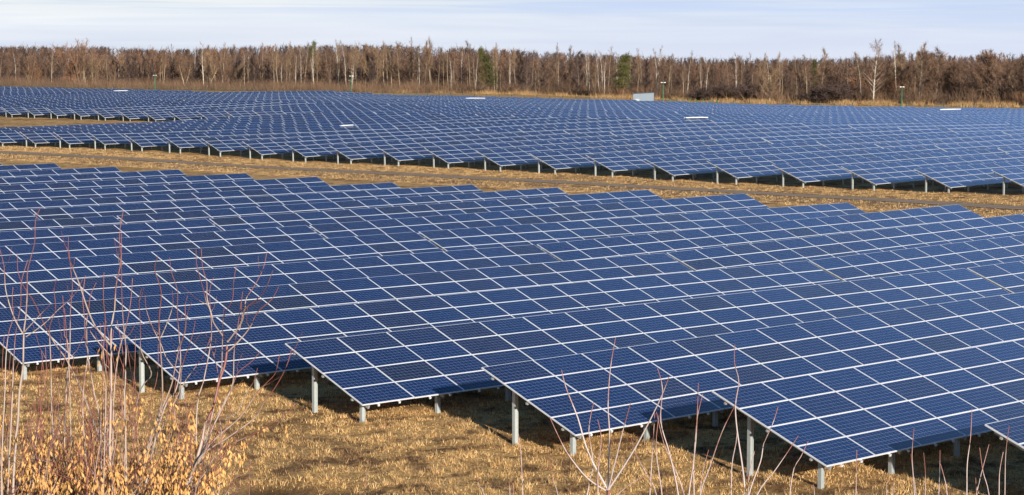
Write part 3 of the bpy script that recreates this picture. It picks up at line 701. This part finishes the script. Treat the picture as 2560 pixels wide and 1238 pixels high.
def shed():
    d = 490; x, y, z = gp(1608.5, d); W, Dp, Hh = 5.0, 2.6, 3.5
    r = empty('shed', (x, y, z-.1), (0, 0, -YAW-.12)); r2 = Hh-.32
    m_ = MB()
    def wall(p0, p1, h0, h1, nr):
        for k in range(nr):
            a, b = k/nr, (k+1)/nr; q0 = (p0[0]+(p1[0]-p0[0])*a, p0[1]+(p1[1]-p0[1])*a); q1 = (p0[0]+(p1[0]-p0[0])*b, p0[1]+(p1[1]-p0[1])*b)
            nrm = unit((p1[1]-p0[1], -(p1[0]-p0[0]), 0))*(.03 if k % 2 else 0)
            ha, hb = h0+(h1-h0)*a, h0+(h1-h0)*b
            m_.face([(q0[0]+nrm[0], q0[1]+nrm[1], 0), (q1[0]+nrm[0], q1[1]+nrm[1], 0), (q1[0]+nrm[0], q1[1]+nrm[1], hb), (q0[0]+nrm[0], q0[1]+nrm[1], ha)])
    hx, hy = W/2, Dp/2
    wall((-hx, -hy), (hx, -hy), r2+.1, Hh, 26); wall((hx, -hy), (hx, hy), Hh, Hh, 12); wall((hx, hy), (-hx, hy), Hh, r2+.1, 20); wall((-hx, hy), (-hx, -hy), r2+.1, r2+.1, 12)
    obj('wall', m_.build('wall', [M['shed']]), r)
    m_ = MB(); c = [(-hx-.25, -hy-.2, r2+.08), (hx+.15, -hy-.2, Hh+.05), (hx+.15, hy+.2, Hh+.05), (-hx-.25, hy+.2, r2+.08)]
    m_.face([(a, b, h+.17) for a, b, h in c]); m_.face(c[::-1])
    for i in range(4): a, b = c[i], c[(i+1) % 4]; m_.face([a, b, (b[0], b[1], b[2]+.17), (a[0], a[1], a[2]+.17)])
    obj('roof', m_.build('roof', [M['shed_roof']]), r)
    m_ = MB(); m_.box(-hx+.45, -hx+1.5, -hy-.07, -hy-.035, .05, 2.0); dr = obj('door', m_.build('door', [M['steel']]), r)
    m_ = MB(); m_.box(-hx+1.32, -hx+1.38, -hy-.14, -hy-.072, .9, 1.2); obj('handle', m_.build('handle', [M['dark_steel']]), dr)
    tag(r, 'small grey corrugated metal shed with a sloping dark roof beside the third lamp post', 'shed')
shed()
def snow(u0, u1, v, y, label, k=1.):
    a, b = hit_y(u0, v, y), hit_y(u1, v, y); a[2], b[2] = float(ztop(a[0], a[1])[0])-CZ+.03, float(ztop(b[0], b[1])[0])-CZ+.03; L = math.dist(a, b); r_ = random.Random(int(u0)); V_ = []; F_ = []
    n = 28
    for i in range(n+1):
        t = i/n; h = (.012+.03*math.sin(math.pi*t)+.03*r_.random())*k*(0.2 if i in (0, n) else 1)
        for (dy, dz) in ((-.2, -.08), (-.22, h*.5), (-.05, h), (.12, h*.8), (.14, -.04)): V_.append((L*t, dy+.04*r_.random(), dz))
    for i in range(n):
        for j in range(5): F_.append((i*5+j, i*5+(j+1) % 5, (i+1)*5+(j+1) % 5, (i+1)*5+j))
    F_.append(tuple(range(5))); F_.append(tuple(n*5+j for j in range(4, -1, -1)))
    o = obj('snow_patch', mesh('snow_patch', V_, F_, [M['snow']], smooth=True)); o.location = (a[0], a[1], a[2]+CZ-.0); o.rotation_euler = (0, -math.atan2(b[2]-a[2], L), 0)
    tag(o, label, 'snow')
# each lies along the top edge of a table; its row is found from the survey
def snow_on(u0, u1, v, label, k=1.):
    best = None
    for j in range(0, 60):
        y = ylowf(j)+4*MH*ct; p = hit_y((u0+u1)/2, v, y); zt = float(ztop(p[0], p[1])[0]); e = abs(p[2]+CZ-zt)
        if best is None or e < best[0]: best = (e, y)
    snow(u0, u1, v+1, best[1]-.1, label, k)
snow_on(1712, 1768, 294.5, 'longest white strip of snow, on the middle right of the far field')
snow_on(2348, 2400, 274.5, 'white strip of snow on the panels near the top right')
snow_on(1164, 1212, 245.5, 'white strip of snow on the far edge, left of the green pine')
snow_on(284, 319, 227, 'white strip of snow on the far edge left of the first lamp post')
snow_on(850, 882, 315.5, 'thin broken strip of snow in the middle of the far field', .3)
# ------------------------------------------------------------------ foreground shrubs
SC = 3.095
ORG = {1: (0, 500), 2: (340, 600), 3: (0, 838), 4: (340, 838), 0: (0, 0)}
def cv(c, P):
    if c == 0: return [(float(a), float(b)) for a, b in P]
    o = ORG[c]; return [(o[0]+a/SC, o[1]+b/SC) for a, b in P]
def smoothp(P, k=4):
    P = np.array(P); n = len(P); out = []
    for i in range(n-1):
        p0, p1, p2, p3 = P[max(i-1, 0)], P[i], P[i+1], P[min(i+2, n-1)]
        for t in np.linspace(0, 1, k, endpoint=False):
            out.append(.5*((2*p1)+(-p0+p2)*t+(2*p0-5*p1+4*p2-p3)*t*t+(-p0+3*p1-3*p2+p3)*t**3))
    out.append(P[-1]); return out
class Shrub:
    def __init__(s, d, seed, root_u, side=.25):
        s.d = d; s.r = random.Random(seed); s.b = MB(); s.seeds = []; s.ru = root_u; s.paths = []
        p = at(root_u, 1238, d); s.root = np.array([p[0], p[1], gz1(p[0], p[1])])
    def stem(s, pts, r0=.0058, r1=.0016, dd=None, twigs=0, root=True, a0=0.):
        """pts: tip first, in photograph coordinates, at this shrub's distance"""
        dd = s.r.uniform(-.35, .35) if dd is None else dd; pts = pts[::-1]
        w = s.r.uniform(-.08, .08); P = [at(u, v, s.d+dd+w*i) for i, (u, v) in enumerate(pts)]
        if root and pts[0][1] >= 1234:
            dn = unit(P[0]-P[1]); L = P[0][2]-s.root[2]; dn = unit(dn+np.array([0, 0, -1.2])); m1 = P[0]+dn*.25; lo = np.array([m1[0]*.55+s.root[0]*.45+s.r.gauss(0, .08), m1[1]*.55+s.root[1]*.45+s.r.gauss(0, .08), s.root[2]-.1]); P = [lo, m1*.6+lo*.4, m1]+P
        Q = smoothp(P); n = len(Q); al = [a0+(1-a0)*i/(n-1) for i in range(n)]
        s.b.tube(Q, [r0+(r1-r0)*(i/(n-1))**.8 for i in range(n)], 5, 0, al); s.paths.append(Q)
        for _ in range(twigs):
            i = s.r.randrange(n//3, n-2); d0 = unit(Q[i+1]-Q[i]); L = s.r.uniform(.05, .22); sd = rgt*s.r.choice([-1, 1])*s.r.uniform(.4, 1)+fwd*s.r.gauss(0, .4)
            R3 = [Q[i], Q[i]+(d0*.5+sd*.5)*L*.5, Q[i]+(d0*.8+sd*.5)*L]; s.b.tube(R3, [r1*1.2, r1, r1*.6], 3, 0, [.6, .8, 1])
    def rand_stem(s, u, vt, r0=.004, lean=None, twigs=1, a0=0.):
        lean = s.r.gauss(0, 45) if lean is None else lean
        n = 5; P = []
        for i in range(n+1):
            t = i/n; P.append((u+lean*(1-t)+s.r.gauss(0, 4)+10*math.sin(t*3+s.r.random()), vt+(1260-vt)*t))
        s.stem(P, r0, .0014, None, twigs, True, a0)
    def seed_cluster(s, p, n=5):
        for _ in range(n):
            L = s.r.uniform(.020, .036); w = s.r.uniform(.003, .0062); a = s.r.uniform(0, math.pi); ax = rgt*math.cos(a)+np.array([fwd[0], fwd[1], 0])*math.sin(a)
            t = np.array([s.r.gauss(0, .012), s.r.gauss(0, .012), 0]); q = p+t+np.array([0, 0, -s.r.uniform(0, .075)]); k = ax*w; dn = np.array([t[0]*.6, t[1]*.6, -L]); nn = np.cross(ax, (0, 0, 1))*.004
            s.seeds.append([q, q+dn*.45+k+nn, q+dn, q+dn*.5-k*.7-nn])
    def finish(s, name, label, cat, mat, group=None):
        r = empty(name, tuple(s.root)); off = s.root
        s.b.V = [tuple(np.array(v)-off) for v in s.b.V]
        obj('branches', s.b.build('branches', [mat], al=True, smooth=True), r)
        if s.seeds:
            V_ = np.array(s.seeds).reshape(-1, 3)-off; n = len(s.seeds); obj('seed_clusters', mesh('seed_clusters', V_, np.arange(4*n).reshape(n, 4), [M['seed']]), r)
        tag(r, label, cat, group); return r
shr = {k: Shrub(d, sd, ru) for k, (d, sd, ru) in {'A': (9.6, 1, 60), 'B': (9.9, 2, 170), 'C': (9.3, 3, 290), 'F': (10.2, 4, 400), 'G': (9.4, 5, 470)}.items()}
A, B, Cc, Fs, G = (shr[k] for k in 'ABCFG')
A.stem(cv(1, [(315,55),(275,160),(268,330),(235,460),(212,560),(210,720),(200,900),(185,1020),(180,1238)])+cv(3, [(178,250),(150,450),(140,650),(120,850),(100,1238)]), .0085, .0015)
A.stem(cv(1, [(0,385),(32,520),(45,700),(105,900),(180,1040)]), .004, .0014, 0, 2); A.stem(cv(1, [(215,465),(165,640),(160,820),(125,1000),(105,1238)])+cv(3, [(100,350),(90,600),(60,1238)]), .005)
A.stem(cv(1, [(400,800),(300,900),(190,1020)]), .0028, .0012, 0); A.stem(cv(1, [(100,675),(95,800),(105,900),(65,1040),(45,1238)])+cv(3, [(40,400),(20,800),(10,1238)]), .0045)
B.stem(cv(1, [(135,415),(140,560),(190,680),(270,800),(340,960),(430,1120),(515,1238)])+cv(3, [(620,400),(690,580),(760,760),(850,890),(840,1238)]), .0075)
B.stem(cv(1, [(535,390),(545,520),(560,680),(545,860),(540,1180)])+cv(3, [(520,300),(510,560),(500,900),(540,1238)]), .0065, .0015, None, 2); B.stem(cv(1, [(440,615),(418,690),(430,850),(385,980),(390,1180)])+cv(3, [(395,300),(400,560),(410,760),(430,1238)]), .006)
B.stem(cv(1, [(640,615),(570,740),(450,850),(340,960),(200,1060)]), .003, .0012, 0); B.stem(cv(1, [(485,740),(495,900),(500,1050),(530,1200)])+cv(3, [(560,1238)]), .005)
Cc.stem(cv(1, [(530,285),(530,430),(560,520),(610,640),(680,850),(740,980),(850,1120)]), .005, .0015, 0, 2)
Cc.stem(cv(1, [(953,90),(930,220),(925,330),(935,480),(900,650),(885,850),(860,1000),(860,1200)])+cv(3, [(860,400),(855,640),(850,890),(860,1238)]), .009, .0016, 0, 3)
Cc.stem(cv(1, [(940,260),(940,480),(940,600),(945,800),(955,960),(970,1100),(975,1200)])+cv(3, [(965,450),(970,720),(980,1238)]), .0065, .0015, .1, 2)
Cc.stem(cv(1, [(745,640),(700,740),(685,860),(670,960),(680,1200)])+cv(3, [(730,450),(770,640),(780,1000),(795,1238)]), .0068)
Cc.stem(cv(1, [(660,585),(640,760),(655,920),(660,1100),(680,1200)])+cv(3, [(640,500),(660,900),(700,1238)]), .005); Cc.stem(cv(1, [(805,560),(800,760),(815,950),(800,1180)])+cv(3, [(820,400),(800,1238)]), .0045)
Cc.stem(cv(1, [(1025,605),(1010,800),(970,1000),(920,1180)])+cv(3, [(880,500),(870,1238)]), .0045); Cc.stem(cv(1, [(740,980),(700,1020),(840,1190),(855,1200)]), .003, .002, 0)
Fs.stem(cv(2, [(170,125),(145,230),(195,400),(180,600),(185,780),(200,1000),(205,1180)])+cv(4, [(190,560),(120,800),(20,1238)]), .0072, .0015, None, 2)
Fs.stem(cv(2, [(260,135),(275,250),(320,390),(320,560),(330,700),(345,900),(335,1050),(300,1180)])+cv(4, [(240,520),(170,720),(130,900),(60,1238)]), .0075, .0015, None, 2)
Fs.stem(cv(2, [(45,370),(25,470),(35,700),(40,860),(120,1030)])+cv(4, [(60,380),(20,460),(0,600)]), .004, .0014, None, 1, False)
Fs.stem(cv(2, [(70,430),(80,540),(130,680),(190,800),(240,920),(330,1030)]), .0035, .0014, None, 1); Fs.stem(cv(2, [(400,430),(380,520),(385,680),(330,860),(300,1000)])+cv(4, [(270,400),(180,620),(80,900),(20,1238)]), .0062)
Fs.stem(cv(2, [(430,480),(390,600),(375,720),(320,850)]), .0032, .0014, 0); Fs.stem(cv(2, [(460,625),(430,760),(380,900),(350,1020),(340,1180)])+cv(4, [(300,560),(310,680),(340,800),(390,940),(440,1040)]), .005, .0014, None, 1, False)
Fs.stem(cv(2, [(280,395),(285,500),(250,620),(190,760)]), .003, .0013, 0); Fs.stem(cv(2, [(575,755),(520,900),(440,1010),(360,1130)])+cv(4, [(200,720),(100,900)]), .0035, .0013, None, 1, False)
G.stem(cv(2, [(1015,85),(985,220),(920,350),(855,450),(840,540),(790,680),(705,790)]), .004, .0014, 0, 1, True, .4); G.stem(cv(2, [(1060,235),(1010,360),(960,440),(850,530),(815,640),(710,790)]), .004, .0014, 0, 1, True, .4)
G.stem(cv(2, [(1105,360),(1050,460),(940,560),(880,680),(780,800),(715,860)]), .004, .0014, 0, 1, True, .4); G.stem(cv(2, [(775,200),(755,330),(745,470),(680,590),(670,740),(665,950)])+cv(4, [(655,300),(620,460),(580,660),(530,820)]), .0045, .0014, .12, 1, True, .3)
G.stem(cv(4, [(705,80),(690,220),(640,370),(600,550),(540,680),(510,820),(470,960),(440,1050),(380,1238)]), .011, .0055, 0, 0, True, 0)
G.stem(cv(2, [(465,75),(470,190),(520,380),(545,480),(585,570),(600,640),(670,740)]), .0036, .0014, 0, 1, True, .4); G.stem(cv(2, [(505,70),(515,210),(548,330),(550,450),(590,600)]), .003, .0013, 0, 0, True, .5)
G.stem(cv(2, [(600,290),(570,390),(575,520),(585,700),(570,850),(520,1100)])+cv(4, [(480,500),(465,740),(470,960)]), .0045, .0014, .1, 2, False, .2)
G.stem(cv(4, [(1205,100),(1165,240),(1080,400),(990,520),(920,640),(700,800),(600,860),(500,940),(440,1050)]), .005, .0014, 0, 1, True, .2); G.stem(cv(4, [(1110,150),(1080,290),(1010,370),(940,440),(810,630),(660,760),(560,860),(480,990)]), .005, .0014, 0, 1, True, .2)
G.stem(cv(4, [(940,255),(910,360),(860,440),(780,600),(700,640)]), .003, .0013, 0); G.stem(cv(4, [(965,120),(900,200),(790,290),(740,410),(690,520),(600,700),(520,880),(450,1030)]), .0055, .0014, 0, 1, True, .1)
G.stem(cv(4, [(1238,530),(1150,620),(960,740),(830,800),(640,900),(540,1060),(420,1238)]), .0045, .0014, None, 1, True, .2); G.stem(cv(2, [(825,405),(815,500),(820,600),(800,700)]), .0026, .0012, 0, 0, True, .6)
G.stem(cv(4, [(610,760),(610,920),(590,1100),(600,1238)]), .0045); G.stem(cv(4, [(885,960),(875,1238)]), .0035); G.stem(cv(2, [(825,400),(790,650),(760,850),(755,1020)])+cv(4, [(740,400),(640,600),(560,800),(500,1000)]), .0045, .0013, .2, 1, False)
rs = random.Random(4)
for key, u0, u1, n in (('A', -40, 130, 20), ('B', 90, 240, 15), ('C', 200, 340, 16), ('F', 320, 450, 12), ('G', 420, 560, 8)):
    s_ = shr[key]
    for i in range(n):
        u = rs.uniform(u0, u1); hi = 760 if u < 330 else 850
        vt = hi+(1238-hi)*rs.random()**.8; s_.rand_stem(u, vt, rs.uniform(.0028, .0052), rs.gauss(0, 38), rs.choice([1, 2, 3]), rs.choice([0, 0, .15, .4]))
    for i in range(int(n*2.2)): s_.rand_stem(rs.uniform(u0, u1), 960+260*rs.random()**.8, rs.uniform(.0018, .0035), rs.gauss(0, 80), 2, rs.choice([0, .3, .7, .8]))
    cand = [q for P in s_.paths for q in P]
    for _ in range(2600):
        q = cand[s_.r.randrange(len(cand))]; u, v, d = proj(*q)
        if v < 900 or v > 1330: continue
        pr = ((v-940)/300)**1.4*(1 if u < 480 else .35 if u < 620 else .12)
        if s_.r.random() < pr*.23: s_.seed_cluster(q+np.array([s_.r.gauss(0, .02), s_.r.gauss(0, .02), -.01]), s_.r.randint(5, 14))
G.seed_cluster(at(650, 1060, 9.4), 6); G.seed_cluster(at(718, 1058, 9.4), 5); G.seed_cluster(at(637, 1050, 9.4), 5); G.seed_cluster(at(540, 985, 9.4), 6); Cc.seed_cluster(at(262, 865, 9.3), 8); Cc.seed_cluster(at(294, 858, 9.3), 4)
for (u, v) in ((425,990),(430,1040),(440,1060),(400,1075),(470,1120),(560,1130),(600,1105),(610,1115),(580,1095),(555,1170),(420,1140),(350,1000),(355,1025)): G.seed_cluster(at(u, v-12, 9.5), 8)
LB = {'A': 'red-brown maple shrub with hanging seeds, at the left edge of the picture', 'B': 'maple shrub with thin red shoots, second from the left edge', 'C': 'shrub whose tallest straight shoot crosses the panels, third from the left edge',
      'F': 'thicket shrub with many upright shoots just left of the forked shrub', 'G': 'forked shrub with a pale stem and curved red branches, rightmost of the left thicket'}
for k in 'ABCFG': shr[k].finish('maple_shrub', LB[k], 'shrub', M['shoot'], 'maple shrubs in the lower left corner')
RT = [('sapling with five long pale branches fanning out, below the middle of the near panels', 9.3, 1522, [[(1373.6,1042),(1403,1105),(1428,1147),(1470,1197),(1520,1230)],[(1403.8,925),(1415.5,971),(1444.8,1046),(1470,1130),(1520,1226)],[(1539,843.4),(1526,921),(1520,1013),(1524,1096.6),(1518,1238)],[(1576.6,1006.6),(1557.7,1075.6),(1536.8,1159),(1520,1226)],[(1672.8,941.8),(1645.6,1008.7),(1587,1121.7),(1520,1226)],[(1484.5,1004.5),(1472,1075.6),(1482.4,1159),(1467.8,1238)],[(1493.7,1048.5),(1503,1096.6),(1495,1180),(1495,1238)],[(1620,1185),(1570,1215),(1530,1260)]]),
 ('sapling with crossing thin stems just right of the fan-shaped sapling', 9.6, 1650, [[(1643.5,920.8),(1656,971),(1651.9,1054.7),(1674.9,1138),(1695.8,1238)],[(1637,1033.8),(1633,1096.6),(1624.7,1238)],[(1574.5,1084),(1591,1138),(1620.5,1192.8),(1641,1238)],[(1641,1030),(1660,1110),(1690,1180),(1710,1238)],[(1650,1020),(1640,1120),(1655,1238)]]),
 ('single bare shoot standing before the first tall rear post', 9.8, 1306, [[(1296,1084),(1302.5,1138),(1306.7,1238)]]),
 ('pair of low shoots left of the fan-shaped sapling', 9.6, 1390, [[(1371.5,1130),(1380,1192.8),(1394.6,1238)],[(1273,1205),(1275,1238)],[(1282,1195),(1284,1238)]]),
 ('bent short shoot in the lower middle', 9.7, 1205, [[(1188.7,1178),(1198,1213.7),(1210.5,1238)]]),
 ('short upright shoot right of the ditch', 9.7, 914, [[(917.6,1182),(912.6,1238)]]),
 ('tall pale sapling crossing the rearmost post at the right', 9.2, 1863, [[(1837,862),(1836.4,908),(1846.9,954),(1838.5,1012.9),(1842.7,1075.6),(1855,1159),(1863.6,1238)],[(1840,1009),(1805,1080),(1775.7,1163.5),(1750.6,1238)],[(1838,1012),(1842,1090),(1830,1160),(1828,1238)]]),
 ('leaning pair of stems left of the tall pale sapling', 9.5, 1745, [[(1745.6,957.7),(1744,1013),(1740,1096.6),(1734,1163.5),(1735,1238)],[(1771.5,1125),(1757,1180),(1750,1238)],[(1757,985),(1744,1040),(1738,1100),(1733,1163),(1722,1238)]]),
 ('sapling with outward curving stems in front of the rear post at the right', 9.4, 1880, [[(1945,1018),(1930.5,1063),(1909.6,1109),(1901,1155),(1872,1238)],[(1995.4,1090),(1968,1132),(1934.7,1180),(1893,1238)],[(1886.6,1128),(1874,1180),(1870,1238)]]),
 ('short curved shoot ending on the lowest panel corner', 9.6, 1974, [[(2020.5,1102.8),(2001.7,1142.6),(1985,1172),(1974.5,1238)],[(2033,1210),(2036,1238)]]),
 ('straight shoot just right of the front corner post', 9.6, 2139, [[(2142,1125),(2141,1180),(2139.7,1238)]]),
 ('shoot pair in front of the second short post at the right', 9.7, 2215, [[(2215,1192.8),(2217,1238)],[(2234,1190),(2232,1238)]]),
 ('tall knotty shoot group beside the second short post', 9.4, 2286, [[(2285,1071.5),(2280,1138),(2286,1238)],[(2277,1135),(2282,1180),(2290,1238)]]),
 ('two slim shoots between the knotty group and the tallest right shoot', 9.5, 2330, [[(2309,1132),(2313,1180),(2313,1238)],[(2350,1125.9),(2349,1180),(2346.9,1238)],[(2351,1160),(2362,1200),(2368,1238)]]),
 ('tallest shoot of the lower right corner', 9.3, 2418, [[(2429.7,1023),(2426,1096.6),(2418,1160),(2417,1238)]]),
 ('crossing forked shoots near the lower right corner', 9.5, 2455, [[(2472.4,1111),(2459.8,1159),(2447,1209.5),(2440,1250)],[(2449,1119.6),(2457.7,1180),(2472,1234.6)],[(2439,1195),(2441,1238)]]),
 ('pair of tall shoots in the lower right corner', 9.2, 2512, [[(2522.6,1065),(2514,1138),(2512,1238)],[(2508,1130),(2499,1180),(2497.5,1238)]])]
for lb, d, ru, stems in RT:
    s_ = Shrub(d, ru, ru)
    for P in stems:
        L = P[-1][1]-P[0][1]; s_.stem([(float(a), float(b)) for a, b in P], .0022+.0045*min(1, L/380), .0016, 0 if len(stems) > 3 else None, 0, True, .1)
        if P[-1][1] < 1245: pass
    if ru == 1522:
        s_.stem([(1522., 1226.), (1516., 1300.)], .008, .007, 0, 0, True, 0)
    s_.finish('sapling', lb, 'sapling', M['pale'], 'bare saplings along the lower right')
# ------------------------------------------------------------------ sky, sun, camera
SUN_AZ, SUN_EL = RAD(201), RAD(16.5)
w = bpy.data.worlds.new('World'); bpy.context.scene.world = w; w.use_nodes = True; nt = w.node_tree; bg = nt.nodes['Background']
sk = nt.nodes.new('ShaderNodeTexSky'); sk.sky_type = 'NISHITA'; sk.sun_disc = False; sk.sun_elevation = SUN_EL; sk.sun_rotation = SUN_AZ; sk.air_density = 1.0; sk.dust_density = .6; sk.ozone_density = 1.6
tc = nt.nodes.new('ShaderNodeTexCoord'); mp_ = nt.nodes.new('ShaderNodeMapping'); mp_.inputs['Scale'].default_value = (7, 7, 150); nt.links.new(tc.outputs['Generated'], mp_.inputs[0])
n1 = noise(nt, mp_.outputs[0], 1.1, 6, .5, .6)
sep = nt.nodes.new('ShaderNodeSeparateXYZ'); nt.links.new(tc.outputs['Generated'], sep.inputs[0])
dt = nt.nodes.new('ShaderNodeVectorMath'); dt.operation = 'DOT_PRODUCT'; nt.links.new(tc.outputs['Generated'], dt.inputs[0]); dt.inputs[1].default_value = tuple(rgt)
side = smap(nt, dt.outputs['Value'], -.16, .24)                  # bluer towards the east
high = smap(nt, sep.outputs[2], .004, .032)
wt = math_(nt, 'ADD', math_(nt, 'MULTIPLY', math_(nt, 'SUBTRACT', 1., side), math_(nt, 'ADD', math_(nt, 'MULTIPLY', high, .9), .1)), math_(nt, 'MULTIPLY', math_(nt, 'SUBTRACT', n1, .5), 1.3))
veil = mixc(nt, wt, (7.8, 8.8, 10.7), (11.1, 11.6, 12.2))
mp3 = nt.nodes.new('ShaderNodeMapping'); mp3.inputs['Scale'].default_value = (5, 5, 260); mp3.inputs['Location'].default_value = (3.1, .7, 1.9); nt.links.new(tc.outputs['Generated'], mp3.inputs[0])
n3 = noise(nt, mp3.outputs[0], 1.0, 5, .55, .4)
stk = math_(nt, 'MULTIPLY', smap(nt, n3, .49, .60), smap(nt, math_(nt, 'ADD', sep.outputs[2], math_(nt, 'MULTIPLY', dt.outputs['Value'], .012)), .020, .034))
veil = mixc(nt, math_(nt, 'MULTIPLY', stk, .95), veil, (7.3, 8.7, 11.6))
pk = smap(nt, sep.outputs[2], .026, .004); veil = mixc(nt, math_(nt, 'MULTIPLY', pk, .45), veil, (10.1, 10.3, 11.4))
hs = nt.nodes.new('ShaderNodeHueSaturation'); hs.inputs['Saturation'].default_value = 1.3; hs.inputs['Value'].default_value = 1.0; nt.links.new(sk.outputs[0], hs.inputs['Color'])
low = smap(nt, sep.outputs[2], .02, .12, 1, 0)
mid_ = math_(nt, 'MULTIPLY', smap(nt, sep.outputs[2], .62, .34), math_(nt, 'ADD', .12, math_(nt, 'MULTIPLY', side, .85)))
sky1 = mixc(nt, mid_, hs.outputs[0], (3.6, 6.6, 13.2))
sky2 = mixc(nt, math_(nt, 'MULTIPLY', low, .96), sky1, veil)
nt.links.new(sky2, bg.inputs[0]); bg.inputs[1].default_value = .055
ld = bpy.data.lights.new('sun', 'SUN'); ld.energy = 4.8; ld.angle = RAD(.5); ld.color = (1, .92, .80); lo = bpy.data.objects.new('sun', ld); C.objects.link(lo)
lo.rotation_euler = (math.pi/2-SUN_EL, 0, math.pi-SUN_AZ+0*math.pi)
cam = bpy.data.cameras.new('camera'); cam.sensor_width = 36; cam.lens = F/2560*36; cam.clip_end = 20000; cam.clip_start = .2
co = bpy.data.objects.new('camera', cam); C.objects.link(co); co.location = (0, 0, CZ); co.rotation_euler = (math.pi/2-PITCH, 0, -YAW); bpy.context.scene.camera = co
sc = bpy.context.scene; sc.view_settings.view_transform = 'Standard'; sc.view_settings.look = 'None'; sc.view_settings.exposure = .6; sc.view_settings.gamma = 1
sc.cycles.max_bounces = 6; sc.cycles.use_denoising = False if False else sc.cycles.use_denoising
